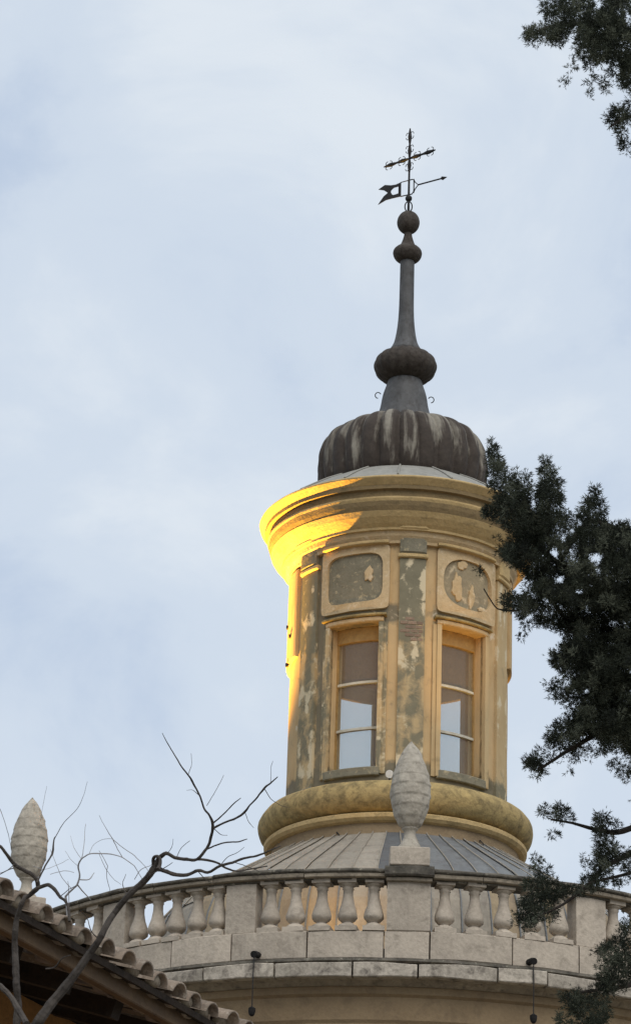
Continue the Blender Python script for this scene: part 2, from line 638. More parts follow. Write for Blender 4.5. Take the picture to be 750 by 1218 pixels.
bms = [baluster_mesh(s) for s in (1, 2, 3)]
for m_ in bms:
    m_.polygons.foreach_set('use_smooth', [len(p.vertices) == 4 and abs(p.normal.z) < .95 and p.area < .006 for p in m_.polygons])
random.seed(12)
ZB = 11.695
for (pa, wa), (pb, wb) in zip(posts, posts[1:]):
    ha, hb = math.degrees(wa / 2 / RB), math.degrees(wb / 2 / RB)
    lo, hi = pa + ha, pb - hb
    for i in range(5):
        ph = lo + (hi - lo) * (i + .5) / 5
        p = PL(RB - .02, ph, ZB)
        bo = link('baluster', random.choice(bms), 'stone', bal, p, (random.uniform(-.012, .012), random.uniform(-.012, .012), R(ph + random.uniform(-3, 3))))
        bo.scale = (1.24, 1.24, 1)
for k_, (pa, wa) in enumerate(posts):
    ha = math.degrees(wa / 2 / RB)
    big = wa > .5
    link('post', arcbox('post', RB - .16, RB + (.13 if big else .10), pa - ha, pa + ha, ZB - .002, 12.345, 3, bev=.012, jit=.01), 'stone', bal)
    if big:
        link('raised_coping', arcbox('raised_coping', RB - .22, RB + .25, pa - ha - .35, pa + ha + .35, 12.372, 12.505, 3, bev=.02, jit=.01), 'cap_stone', bal)
        link('raised_coping_mould', arcbox('raised_coping_mould', RB - .2, RB + .19, pa - ha - .15, pa + ha + .15, 12.318, 12.370, 3, bev=.01), 'cap_lower', bal)
# plinth stones
random.seed(21)
cuts = [-118, -109, -97, -88, -76, -66.5, -55, -46, -38, -30.5, -21.5, -11.2, -1.2, 4.7, 15.6, 25.0, 33, 44, 55, 66, 78, 90, 103, 118]
for a_, b_ in zip(cuts, cuts[1:]):
    dr = random.uniform(-.008, .008)
    link('plinth_stone', arcbox('plinth_stone', RB - .2, RB + .12 + dr, a_ + .1, b_ - .1, 11.34, ZB + random.uniform(-.003, .003), 2.5, bev=.012, jit=.012), 'stone', bal)
a = -118.0
while a < 118:
    wd = random.uniform(9, 14)
    dz = random.uniform(-.006, .006)
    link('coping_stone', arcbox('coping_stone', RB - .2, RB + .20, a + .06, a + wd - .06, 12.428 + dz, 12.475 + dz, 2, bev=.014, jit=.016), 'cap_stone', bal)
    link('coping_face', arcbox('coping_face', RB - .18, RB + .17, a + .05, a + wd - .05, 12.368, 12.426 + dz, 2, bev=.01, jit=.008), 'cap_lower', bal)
    link('coping_underside', arcbox('coping_underside', RB - .17, RB + .10, a + .05, a + wd - .05, 12.347, 12.366, 2), 'cap_stone', bal)  # dark strip painted in for the shadow under the coping
    a += wd


# ------------------------------------------------------------------ pine cone finials
def finial_body():
    """tall ovoid carved with overlapping scales"""
    v, f = [], []
    n, k = 72, 90
    Hh = 1.17
    for j in range(k + 1):
        t = j / k
        z = t * Hh
        base = .262 * (math.sin(math.pi * min(1, (t * .9 + .10))) ** .72) * (1 - .16 * t)
        if t > .9:
            base *= math.sqrt(max(0, 1 - ((t - .9) / .1) ** 2)) * .9 + .1 * (1 - (t - .9) / .1)
        if t < .04:
            base *= .75 + .25 * t / .04
        for i in range(n):
            a_ = i / n
            row = t * 8.5
            ri = math.floor(row)
            fr = row - ri
            col = a_ * 8 + (.5 if ri % 2 else 0)
            fc = abs((col % 1) - .5) * 2
            sc = (1 - fr) * (1 - fc ** 2.2 * .8)
            rr = base * (1.02 + .05 * sc * (1 - t ** 5)) + .014 * noise.noise(Vector((math.cos(a_ * 6.283) * 3, math.sin(a_ * 6.283) * 3, z * 9)))
            v.append((rr * math.sin(2 * math.pi * a_), -rr * math.cos(2 * math.pi * a_), z))
    for j in range(k):
        for i in range(n):
            i2 = (i + 1) % n
            f.append((j * n + i, j * n + i2, (j + 1) * n + i2, (j + 1) * n + i))
    f.append(tuple(range(n - 1, -1, -1)))
    return mesh('cone_body', v, f)


def finial_base():
    pr = [(.0, .30), (.10, .30), (.105, .285), (.085, .27), (.07, .235), (.078, .17), (.11, .10), (.15, .05), (.16, .02), (.16, 0), (0, 0)]
    return lathe('foot', pr, 20)


fb_, ff_ = finial_body(), finial_base()


def finial(ph, z, label, s=1.0, dr=0.0, ped=.24):
    t = empty('stone_finial', PW(RB + .02 + dr, ph, z), ROTZ + R(ph), label=label, cat='finial', group='carved stone finials on the balustrade')
    bm_ = bmesh.new()
    vs_ = box(bm_, (0, 0, ped / 2), (.50, .44, ped))
    bmesh.ops.bevel(bm_, geom=bm_.edges[:], offset=.012, segments=1, affect='EDGES')
    link('pedestal', from_bm('pedestal', bm_), 'stone', t)
    link('foot', ff_, 'finial_stone', t, (0, 0, ped), smooth=True)
    b_ = link('cone_body', fb_, 'finial_stone', t, (0, 0, ped + .29), smooth=True)
    b_.scale = (s, s, s)
    return t


finial(1.9, 12.507, 'carved pine-cone finial standing in front of the yellow tower between its two windows')
finial(-67.4, 12.507, 'carved pine-cone finial against open sky above the tiled eave', 1.0, 0, .41)

# ------------------------------------------------------------------ lantern tower
tower = empty('lantern_tower', (AX.x, AX.y, 0), ROTZ,
              label='round yellow lantern tower with peeling plaster, windows, lit cornice and ribbed dark dome', cat='tower')
RW, RI = 1.60, 1.34
BAYS = [-24, 36, 96, 156, 216, 276]
OPEN = {-24, 36, 156, 216}
BC = {-24: -24, 36: 35, 156: 153, 216: 211}     # true centres
HWO = 13.6
Z0, Z1 = 15.10, 17.27


def nz(a_, b_, c_=0.0):
    return noise.noise(Vector((a_, b_, c_)))


def soft(v_, c_, h_, s_):
    d = abs(v_ - c_) - h_
    return max(0.0, min(1.0, .5 - d / s_))


def wallwear(ph, z):
    r_ = .22 if ph < 20 else .12
    # grey band between panels and window heads
    r_ = max(r_, .75 * soft(z, 17.42, .16, .12) * soft(ph, -26, 26, 8))
    r_ = max(r_, .75 * soft(ph, -49, 6.0, 3) * soft(z, 17.75, .78, .2))
    r_ = max(r_, .62 * soft(ph, -43, 4.5, 3) * soft(z, 16.2, 1.3, .3))
    r_ = max(r_, .50 * soft(z, 17.42, .10, .1) * soft(ph, 36, 22, 8))
    r_ = max(r_, .72 * soft(z, 15.0, .18, .12))
    r_ = max(r_, .75 * soft(z, 18.33, .05, .08) * soft(ph, -48, 8, 4))
    g_ = .1 + .22 * soft(z, 17.35, .2, .2)
    g_ = max(g_, .55 * soft(ph, -66, 3, 4) * soft(z, 15.9, .12, .1))
    b_ = .18 * soft(z, 14.9, .16, .15) + .05
    b_ = max(b_, .45 * soft(z, 15.05, .2, .15) * soft(ph, 50, 10, 6))
    return r_, g_, b_


def drum_mesh():
    st = 1.8
    brk = set()
    hwb = lambda b_: 17.0 if b_ > 100 else HWO
    for b_ in BAYS:
        if b_ in OPEN:
            bb = (BC[b_] + 180) % 360 - 180
            brk |= {round(bb - hwb(b_), 3), round(bb + hwb(b_), 3)}
    a_ = -180.0
    allb = sorted(brk | {-180.0})
    ph = []
    for i, s in enumerate(allb):
        e_ = allb[i + 1] if i + 1 < len(allb) else 180.0
        n = max(1, int(round((e_ - s) / st)))
        ph += [s + (e_ - s) * j / n for j in range(n)]
    zz = []
    for s, e_ in ((14.55, Z0), (Z0, Z1), (Z1, 18.60)):
        n = int(round((e_ - s) / .06))
        zz += [s + (e_ - s) * j / n for j in range(n)]
    zz.append(18.60)
    n, k = len(ph), len(zz)

    def hole(pm, zm):
        if not (Z0 < zm < Z1):
            return False
        for b_ in OPEN:
            d = (pm - BC[b_] + 180) % 360 - 180
            if abs(d) < hwb(b_):
                return True
        return False
    v = [PL(RW + .006 * nz(p * .12, z * 2.2), p, z) for p in ph for z in zz] + [PL(RI, p, z) for p in ph for z in zz]
    f = []
    off = n * k
    fm = []

    def H_(i, q):
        i %= n
        p1 = ph[i + 1] if i + 1 < n else 180.0
        if q < 0 or q >= k - 1:
            return False
        return hole((ph[i] + p1) / 2, (zz[q] + zz[q + 1]) / 2)
    for i in range(n):
        j = (i + 1) % n
        for q in range(k - 1):
            if H_(i, q):
                continue
            f.append((i * k + q, j * k + q, j * k + q + 1, i * k + q + 1)); fm.append(0)
            f.append((off + i * k + q, off + i * k + q + 1, off + j * k + q + 1, off + j * k + q)); fm.append(1)
            if H_(i + 1, q):
                f.append((j * k + q, off + j * k + q, off + j * k + q + 1, j * k + q + 1)); fm.append(0)
            if H_(i - 1, q):
                f.append((i * k + q, i * k + q + 1, off + i * k + q + 1, off + i * k + q)); fm.append(0)
            if H_(i, q + 1):
                f.append((i * k + q + 1, j * k + q + 1, off + j * k + q + 1, off + i * k + q + 1)); fm.append(0)
            if H_(i, q - 1):
                f.append((i * k + q, off + i * k + q, off + j * k + q, j * k + q)); fm.append(0)
    me_ = mesh('wall', v, f)
    me_.materials.append(M['plaster'])
    me_.materials.append(M['inner'])
    me_.polygons.foreach_set('material_index', fm)
    wear(me_, wallwear)
    return me_


link('wall', drum_mesh(), None, tower)
link('floor', lathe('floor', [(0.01, 14.98), (1.36, 14.98), (1.36, 14.9)], 40), 'inner', tower)
link('ceiling', lathe('ceiling', [(1.36, 18.2), (1.1, 18.5), (.6, 18.75), (0.01, 18.85)], 40), 'inner', tower)

# base mouldings
tor = [(1.58, 14.87), (1.735, 14.858)]
for i in range(13):
    t = R(90 - i * 15)
    tor.append((1.735 + .25 * math.cos(t), 14.61 + .245 * math.sin(t)))
tor += [(1.70, 14.36)]
link('base_torus', lathe('base_torus', tor, 120, jit=.012), 'base_moulding', tower, smooth=True)
link('base_fillet', lathe('base_fillet', [(1.70, 14.365), (1.87, 14.36), (1.895, 14.34), (1.89, 14.29), (1.85, 14.25), (1.80, 14.235), (1.76, 14.23)], 96), 'ochre_moulding', tower)
link('base_wall', lathe('base_wall', [(1.785, 14.24), (1.785, 14.02), (1.79, 13.90)], 96, jit=.008), 'under_wall', tower)
bm = bmesh.new()
hk = empty

# cornice
for nm, mt, cp in (
        ('cornice', 'ochre_moulding', [(1.30, 19.40), (2.04, 19.36), (2.115, 19.345), (2.132, 19.325), (2.128, 19.31), (2.055, 19.225), (2.04, 19.215)]),
        ('cornice_soffit', 'soffit', [(2.05, 19.222), (2.045, 19.165), (1.985, 19.155), (1.975, 19.06)]),  # recessed band, its shade painted by the darker ochre
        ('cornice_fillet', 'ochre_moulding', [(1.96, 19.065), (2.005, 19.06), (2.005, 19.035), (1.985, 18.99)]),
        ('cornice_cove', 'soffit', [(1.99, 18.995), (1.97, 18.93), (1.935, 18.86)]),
        ('cornice_hollow', 'ochre_moulding', [(1.945, 18.865), (1.90, 18.79), (1.83, 18.71), (1.78, 18.665), (1.775, 18.63), (1.72, 18.625)]),
        ('cornice_bed', 'frame_moulding', [(1.735, 18.63), (1.715, 18.56), (1.67, 18.50), (1.665, 18.46), (1.56, 18.455)])):
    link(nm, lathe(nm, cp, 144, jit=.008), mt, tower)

# pilasters with capitals
def pilwear(ph, z):
    v1 = nz(ph * .22, z * 2.0, 5)
    r_ = .78 if z > 17.0 else .52
    r_ -= max(0, v1) * .55 * (1 if z < 17.3 else .3)
    if 40 < ph < 100:
        r_ = .15 + max(0, v1) * .3 + .5 * soft(z, 15.05, .12, .15)
    return r_, .27 + max(0, nz(ph * .2, z * 2.6, 9)) * .55, .1


for pc in (6, -54, 66, 126, -114, 186):
    me = arcbox('pilaster', RI + .1, 1.645, pc - 6.6, pc + 6.6, 14.93, 18.24, 1.3, zs=46)
    wear(me, pilwear)
    p_ = link('pilaster', me, 'pilaster', tower)
    me = arcbox('capital_moulding', 1.5, 1.69, pc - 7.5, pc + 7.5, 18.245, 18.31, 2.0, bev=.015)
    link('capital_moulding', me, 'ochre_moulding', p_)
    me = arcbox('capital', 1.5, 1.70, pc - 6.6, pc + 6.6, 18.312, 18.64, 2.0, bev=.02)
    link('capital', me, 'grey_plaster' if pc in (6, -54) else 'ochre_moulding', p_)
    me = arcbox('capital_cap', 1.5, 1.80, pc - 7.3, pc + 7.3, 18.642, 18.76, 2.0, bev=.02)
    link('capital_cap', me, 'ochre_moulding', p_)
    me = arcbox('pilaster_foot', 1.5, 1.68, pc - 7.4, pc + 7.4, 14.80, 14.928, 2.0, bev=.012)
    link('pilaster_foot', me, 'grey_plaster', p_)
    if pc == 6:
        random.seed(2)
        for row in range(6):
            zz_ = 16.98 + row * .062
            xs = -.165 + (row % 2) * .07
            while xs < .15:
                ln = random.uniform(.10, .15)
                e_ = min(xs + ln, .165)
                if random.random() < .85 and e_ - xs > .03:
                    a0_ = pc + math.degrees(xs / 1.645)
                    a1_ = pc + math.degrees((e_ - .01) / 1.645)
                    link('brick', arcbox('brick', 1.62, 1.652 + random.uniform(-.003, .004), a0_, a1_, zz_, zz_ + .048, 3, bev=.004), 'brick', p_)
                xs = e_

# flat strips beside the pilasters, and the bays
def stripwear(ph, z):
    v1 = nz(ph * .5, z * 1.6, 1)
    if ph < 0:
        return .40 + v1 * .45, .36, .14
    return .16 + v1 * .2, .18, .05 + .35 * soft(z, 15.2, .12, .2)


def window(bc, HWO=HWO):
    bc = BC[bc]
    if bc > 100:
        HWO = 17.0
    w_ = empty('window', (0, 0, 0))
    w_.parent = tower
    rg = 1.43
    hw = HWO
    # surround on the wall
    for s in (-1, 1):
        a0_, a1_ = sorted((bc + s * HWO, bc + s * (HWO + 2.4)))
        me_ = arcbox('jamb_moulding', 1.56, 1.655, a0_, a1_, 15.0, 17.27, 1.6, zs=30, jit=.006)
        wear(me_, stripwear)
        link('jamb_moulding', me_, 'pilaster', w_)
        a0_, a1_ = sorted((bc + s * (HWO + 2.4), bc + s * (HWO + 4.4)))
        me_ = arcbox('outer_jamb_strip', 1.56, 1.63, a0_, a1_, 15.0, 17.27, 1.6, zs=30, jit=.006)
        wear(me_, stripwear)
        link('outer_jamb_strip', me_, 'pilaster', w_)
    me_ = arcbox('lintel_moulding', 1.56, 1.672, bc - HWO - 2.4, bc + HWO + 2.4, 17.272, 17.345, 2, bev=.014)
    link('lintel_moulding', me_, 'frame_moulding', w_)
    me_ = arcbox('hood', 1.56, 1.71, bc - HWO - 3.9, bc + HWO + 3.9, 17.348, 17.385, 2, bev=.01)
    link('hood', me_, 'base_moulding', w_)
    me_ = arcbox('sill', 1.36, 1.665, bc - HWO - 1.6, bc + HWO + 1.6, 14.97, 15.098, 2, bev=.012)
    link('sill', me_, 'grey_plaster', w_)
    # timber frame
    for s in (-1, 1):
        a0_, a1_ = sorted((bc + s * (HWO - .05), bc + s * (HWO - 1.0)))
        link('frame_stile', arcbox('frame_stile', rg - .03, rg + .03, a0_, a1_, 15.101, 17.05, 2), 'frame_wood', w_)
    link('frame_head', arcbox('frame_head', rg - .035, rg + .04, bc - HWO + .05, bc + HWO - .05, 17.052, 17.268, 2, bev=.006), 'frame_wood', w_)
    link('frame_rail', arcbox('frame_rail', rg - .03, rg + .03, bc - HWO + 1.0, bc + HWO - 1.0, 15.101, 15.15, 2), 'frame_wood', w_)
    for zb in ((15.735, 16.43) if bc < 100 else (15.735,)):
        link('glazing_bar', arcbox('glazing_bar', rg - .022, rg + .034, bc - HWO + 1.0, bc + HWO - 1.0, zb - .018, zb + .018, 2), 'white_wood', w_)
    for s, e_ in (((15.15, 15.717), (15.753, 16.412), (16.448, 17.052)) if bc < 100 else ((15.15, 15.717), (15.753, 17.052))):
        link('pane', arcbox('pane', rg - .003, rg + .003, bc - HWO + 1.0, bc + HWO - 1.0, s, e_, 3), 'glass', w_)


for bc in BAYS:
    if bc in OPEN:
        window(bc)
    else:
        me = arcbox('blind_panel', 1.56, 1.66, bc - 17.5, bc + 17.5, 17.06, 18.43, 1.8, zs=20, bev=.01)
        wear(me, lambda ph, z: (.12, .16, .05))
        link('blind_panel', me, 'plaster', tower)
        continue
    oval = 2.6 if bc == 36 else 5.0
    fr = link('panel_frame', rpanel('panel_frame', bc - (.6 if bc < 0 else -1.5), 17.965, .53, .50, 14, .435, .375, oval, RW, .055, 48), 'frame_moulding', tower)
    inn = arcbox('panel_field', 1.54, RW + .012, bc - 16, bc + 16, 17.58, 18.36, 1.6, zs=14)
    link('panel_field', inn, 'patchy_field' if bc == 36 else 'grey_plaster', fr)
    link('panel_hood', arcbox('panel_hood', 1.5, RW + .13, bc - 17.8, bc + 17.8, 18.452, 18.50, 2, bev=.01), 'ochre_moulding', fr)


def remnant(pc, zc, w_, h_, sd, par):
    """raised irregular flake of old pale plaster"""
    v, f = [], []
    n_ = 18
    rr = RW + .012
    for lv, (k_, dr) in enumerate(((1.0, -.005), (.93, .022), (.5, .028))):
        for i_ in range(n_):
            a_ = 2 * math.pi * i_ / n_
            q_ = k_ * (1 + .55 * noise.noise(Vector((math.cos(a_) * 1.9, math.sin(a_) * 1.9, sd))))
            v.append(PL(rr + dr, pc + math.degrees(q_ * w_ * math.cos(a_) / rr), zc + q_ * h_ * math.sin(a_)))
    for lv in range(2):
        for i_ in range(n_):
            j_ = (i_ + 1) % n_
            f.append((lv * n_ + i_, lv * n_ + j_, (lv + 1) * n_ + j_, (lv + 1) * n_ + i_))
    f.append(tuple(range(2 * n_, 3 * n_)))
    link('plaster_remnant', mesh('plaster_remnant', v, f), 'frame_moulding', par)


for pc_, zc_, w_, h_ in ((30, 17.9, .085, .21), (39, 17.80, .06, .17), (33, 18.26, .09, .07), (47, 17.66, .10, .05), (-16.5, 18.0, .07, .12)):
    remnant(pc_, zc_, w_, h_, pc_ * .7, tower)

# lead skirt, ribbed dome, spire
sk = lathe('lead_skirt', [(1.18, 19.90), (1.23, 19.88), (1.50, 19.73), (1.80, 19.54), (2.03, 19.385), (2.05, 19.365), (1.9, 19.36)], 96, jit=.008)
skirt = link('lead_skirt', sk, 'lead_pale', tower, smooth=True)
for i in range(16):
    bm = bmesh.new()
    tube(bm, [PL(r + .004, 0, z + .008) for r, z in ((1.23, 19.88), (1.50, 19.73), (1.80, 19.54), (2.03, 19.385))], .014, 5)
    s_ = link('skirt_seam', from_bm('skirt_seam', bm), 'lead_pale', skirt)
    s_.rotation_euler = (0, 0, R(-2 + i * 22.5))
dp = [(.36, 21.04), (.55, 21.03), (.75, 20.985), (.92, 20.92), (1.06, 20.83), (1.165, 20.72), (1.235, 20.58), (1.27, 20.42), (1.275, 20.25), (1.26, 20.06), (1.215, 19.90), (1.12, 19.83)]
NL = 26


def spl(pts, n):
    o_ = []
    for i in range(len(pts) - 1):
        p0, p1, p2, p3 = pts[max(i - 1, 0)], pts[i], pts[i + 1], pts[min(i + 2, len(pts) - 1)]
        for j in range(n):
            t = j / n
            o_.append(tuple(.5 * (2 * p1[q] + (p2[q] - p0[q]) * t + (2 * p0[q] - 5 * p1[q] + 4 * p2[q] - p3[q]) * t * t + (3 * p1[q] - p0[q] - 3 * p2[q] + p3[q]) * t ** 3) for q in (0, 1)))
    o_.append(pts[-1])
    return o_


dps = spl(dp, 3)
dome = link('dome', lathe('dome', [(r - .05, z - .02) for r, z in dps], 72), 'dome', tower, smooth=True)
random.seed(7)
for i in range(NL):
    a_c = i * 360 / NL + 3
    hw = 180 / NL - .25
    v, f = [], []
    nn_ = 8
    k = len(dps)
    for j in range(nn_ + 1):
        u = -1 + 2 * j / nn_
        for r, z in dps:
            bulge = (.085 + .015 * math.sin(i * 5.1)) * math.sqrt(max(0, 1 - u * u)) * min(1, max(.25, (r - .3) / .8))
            lump = .022 * noise.noise(Vector((a_c * .3 + u * .6, z * 5, 4)))
            v.append(PL(r - .075 + bulge + lump, a_c + u * hw, z - .01 + bulge * .3))
    for j in range(nn_):
        for q in range(k - 1):
            f.append((j * k + q, j * k + q + 1, (j + 1) * k + q + 1, (j + 1) * k + q))
    link('dome_rib', mesh('dome_rib', v, f), 'dome', dome, smooth=True)

sp1 = [(.50, 21.02), (.45, 21.10), (.405, 21.22), (.365, 21.38), (.335, 21.56), (.285, 21.72), (.262, 21.80)]
spire = link('spire', lathe('spire', spl(sp1, 3) + [(.25, 21.8)], 28), 'spire', tower, smooth=True)
bulb = [(.17, 22.30), (.27, 22.285), (.37, 22.245), (.445, 22.18), (.482, 22.10), (.478, 22.01), (.44, 21.93), (.37, 21.865), (.28, 21.82), (.22, 21.80)]
link('spire_bulb', lathe('spire_bulb', spl(bulb, 3), 96, jit=.008, rfun=lambda r_, z_, a_: r_ - (.022 * abs(math.cos(R(a_ * 9))) ** 3 if r_ > .25 else 0)), 'knob', spire, smooth=True)
shaft = [(.085, 23.92), (.108, 23.90), (.112, 23.5), (.115, 23.1), (.125, 22.85), (.15, 22.62), (.19, 22.44), (.25, 22.32), (.22, 22.28)]
link('spire_shaft', lathe('spire_shaft', spl(shaft, 3), 24), 'spire', spire, smooth=True)
col = [(.055, 24.42), (.062, 24.34), (.085, 24.24), (.12, 24.15), (.17, 24.11), (.215, 24.06), (.225, 24.0), (.20, 23.93), (.15, 23.88), (.09, 23.86)]
link('spire_collar', lathe('spire_collar', spl(col, 3), 28, jit=.008), 'knob', spire, smooth=True)
bl = [(.04, 24.38)] + [(.178 * math.sin(R(a_)), 24.555 - .195 * math.cos(R(a_))) for a_ in range(160, 19, -10)][::-1] + [(.03, 24.76)]
bl = [(.03, 24.76)] + [(.178 * math.sin(R(a_)), 24.555 + .195 * math.cos(R(a_))) for a_ in range(12, 170, 10)] + [(.03, 24.35)]
link('spire_ball', lathe('spire_ball', bl, 28, jit=.008), 'knob', spire, smooth=True)
for s in (-1, 1):     # small iron hooks on the spire foot
    bm = bmesh.new()
    pts = []
    for i in range(8):
        t = R(-90 + i * 35)
        pts.append((s * (.36 + .045 + .045 * math.cos(t)), -.02, 21.53 - .03 * s + .05 * math.sin(t)))
    tube(bm, pts, .008, 5)
    link('hook', from_bm('hook', bm), 'iron', spire)
# little hooks on the base wall
for ph, r in ((-27, 1.80), (41, 1.80)):
    bm = bmesh.new()
    x0, y0, _ = PL(r, ph)
    pts = [(x0 * .97, y0 * .97, 14.12), (x0, y0, 14.13), (x0 + .04, y0 - .02, 14.08), (x0 + .045, y0 - .02, 13.98), (x0 + .02, y0 - .02, 13.93)]
    tube(bm, pts, .010, 5)
    link('iron_hook', from_bm('iron_hook', bm), 'iron', tower)
# iron cramps on the left edge of the drum
for ph, z in ((-82, 17.66), (-74, 17.44), (-80, 17.05)):
    bm = bmesh.new()
    x0, y0, _ = PL(1.665, ph)
    box(bm, (x0, y0, z), (.045, .05, .05))
    link('iron_cramp', from_bm('iron_cramp', bm), 'iron', tower)

# ------------------------------------------------------------------ weather vane with cross
vane = empty('weather_vane', (AX.x, AX.y, 24.75), ROTZ, label='dark iron cross with swallow-tailed pennant and arrow on top of the spire', cat='weather vane')


def vz(z):
    return z - 24.75


bm = bmesh.new()
tube(bm, [(0, 0, -.03), (0, 0, .05), (0, 0, .5), (0, 0, 1.49)], [.024, .02, .017, .012], 8)
mast = link('mast', from_bm('mast', bm), 'iron', vane)
bm = bmesh.new()
for i in range(9):    # open ring foot
    pass
for s in (-1, 1):
    pts = [(s * (.012 + .045 * math.sin(R(t))), 0, .09 - .085 * math.cos(R(t))) for t in range(0, 181, 20)]
    tube(bm, pts, .010, 6)
    pts = [(0, s * (.012 + .045 * math.sin(R(t))), .09 - .085 * math.cos(R(t))) for t in range(0, 181, 20)]
    tube(bm, pts, .010, 6)
link('ring_foot', from_bm('ring_foot', bm), 'iron', mast)
bm = bmesh.new()
bmesh.ops.create_icosphere(bm, subdivisions=2, radius=.056, matrix=Matrix.Translation((0, 0, .235)))
link('knob', from_bm('knob', bm), 'iron', mast)


def scrolls(bm_, c, axis, side, s=.055):
    """pair of little c-scrolls either side of a bar"""
    axis, side = Vector(axis), Vector(side)
    for g_ in (-1, 1):
        for e_ in (-1, 1):
            pts = []
            for t in range(0, 241, 30):
                a_ = R(t)
                pts.append(Vector(c) + axis * e_ * (.02 + s * .75 * math.sin(a_ * .75)) + side * g_ * (.012 + s * .55 * (1 - math.cos(a_ * .75))))
            tube(bm_, pts, .006, 5)


zc = vz(25.70)
ca = Vector((math.cos(R(36)), -math.sin(R(36)), 0))
bm = bmesh.new()
tube(bm, [-ca * .50 + Vector((0, 0, zc)), -ca * .46 + Vector((0, 0, zc)), Vector((0, 0, zc)), ca * .46 + Vector((0, 0, zc)), ca * .5 + Vector((0, 0, zc))], [.008, .017, .017, .017, .008], 8)
bar = link('crossbar', from_bm('crossbar', bm), 'iron', vane)
bm = bmesh.new()
for q in (-.36, -.13, .13, .36):
    tube(bm, [ca * (q - .10) + Vector((0, 0, zc)), ca * q + Vector((0, 0, zc)), ca * (q + .10) + Vector((0, 0, zc))], [.017, .034, .017], 8)
link('bar_swelling', from_bm('bar_swelling', bm), 'iron', bar)
bm = bmesh.new()
for q in (-.40, -.15, .15, .40):
    scrolls(bm, ca * q + Vector((0, 0, zc)), ca, (0, 0, 1))
link('bar_scrolls', from_bm('bar_scrolls', bm), 'iron', bar)
bm = bmesh.new()
for z in (zc + .14, zc - .12, vz(26.09)):
    tube(bm, [(0, 0, z - .12), (0, 0, z), (0, 0, z + .12)], [.017, .032, .015], 8)
link('mast_swelling', from_bm('mast_swelling', bm), 'iron', mast)
bm = bmesh.new()
for z in (zc + .17, zc - .15, vz(26.11)):
    scrolls(bm, (0, 0, z), (0, 0, 1), ca)
link('mast_scrolls', from_bm('mast_scrolls', bm), 'iron', mast)
# pennant, frame and arrow turn together
va = Vector((math.cos(R(31)), -math.sin(R(31)), 0))
vn = Vector((va.y, -va.x, 0))


def V3(u, z):
    return va * u + Vector((0, 0, z))


bm = bmesh.new()
tube(bm, [V3(-.15, .32), V3(-.15, .56), V3(.06, .56), V3(.09, .54), V3(.09, .34), V3(.06, .30), V3(-.15, .31)], .010, 5)
tube(bm, [V3(.085, .56), V3(.11, .50), V3(.17, .435), V3(.11, .37), V3(.085, .31)], .009, 5)
link('vane_frame', from_bm('vane_frame', bm), 'iron', vane)
bm = bmesh.new()
tube(bm, [V3(.16, .435), V3(.40, .435), V3(.60, .435)], [.013, .013, .013], 6)
tube(bm, [V3(.58, .435), V3(.605, .435), V3(.69, .435)], [.012, .032, .003], 8)
link('arrow', from_bm('arrow', bm), 'iron', vane)
# pennant sheet with a cut-out, swallow tail
outer = [(-.15, .56), (-.24, .545), (-.33, .555), (-.44, .59), (-.56, .54), (-.46, .50), (-.385, .435), (-.46, .39), (-.56, .27), (-.42, .315), (-.30, .315), (-.15, .31)]
inner = [(-.19, .50), (-.235, .50), (-.27, .50), (-.30, .485), (-.325, .465), (-.33, .45), (-.33, .43), (-.32, .41), (-.31, .39), (-.285, .37), (-.24, .37), (-.19, .375)]
v, f = [], []
th = .006
n = len(outer)
for s in (-1, 1):
    v += [V3(*p) + vn * th * s for p in outer] + [V3(*p) + vn * th * s for p in inner]
for i in range(n):
    j = (i + 1) % n
    f.append((i, j, n + j, n + i))
    f.append((2 * n + i, 3 * n + i, 3 * n + j, 2 * n + j))
    f.append((i, 2 * n + i, 2 * n + j, j))
    f.append((n + i, n + j, 3 * n + j, 3 * n + i))
link('pennant', mesh('pennant', v, f), 'iron', vane)


# ------------------------------------------------------------------ floodlights on the terrace (their light is what gilds the cornice)
def floodlight(r, ph, z, target, power, size_deg, label, blend=.3, col=(1, .56, .13), white=False, rad=.06):
    p = PW(r, ph, z)
    d = (Vector(target) - p)
    t = empty('floodlight', p, math.atan2(d.y, d.x) - math.pi / 2, label=label, cat='floodlight', group='floodlights on the terrace')
    el = math.atan2(d.z, math.hypot(d.x, d.y))
    rot = Matrix.Rotation(el, 3, 'X')
    bm_ = bmesh.new()
    c = Vector((0, 0, .16))
    box(bm_, c, (.22, .10, .16), rot)
    bmesh.ops.bevel(bm_, geom=bm_.edges[:], offset=.012, segments=2, affect='EDGES')
    link('housing', from_bm('housing', bm_), 'white_metal' if white else 'black', t)
    bm_ = bmesh.new()
    box(bm_, c + rot @ Vector((0, .054, 0)), (.19, .006, .13), rot)
    link('lens', from_bm('lens', bm_), 'lamp', t)
    bm_ = bmesh.new()
    for s in (-1, 1):
        tube(bm_, [(s * .06, 0, 0), (s * .125, 0, .01), (s * .125, 0, .16)], .008, 6)
    tube(bm_, [(-.06, 0, 0.008), (.06, 0, .008)], .008, 6)
    link('bracket', from_bm('bracket', bm_), 'black', t)
    if z > 11.6:
        bm_ = bmesh.new()
        tube(bm_, [(0, 0, 11.53 - z), (0, 0, 11.55 - z), (0, 0, 11.56 - z), (0, 0, 0)], [.10, .10, .022, .022], 10)
        link('stand', from_bm('stand', bm_), 'black', t)
    ld = bpy.data.lights.new('flood_beam', 'SPOT')
    ld.energy = power
    ld.color = col
    ld.spot_size = R(size_deg)
    ld.spot_blend = blend
    ld.shadow_soft_size = rad
    lo = bpy.data.objects.new('flood_beam', ld)
    C.objects.link(lo)
    lo.location = p + Vector((0, 0, .16)) + d.normalized() * .12
    lo.rotation_euler = (-d).to_track_quat('Z', 'Y').to_euler()
    return t


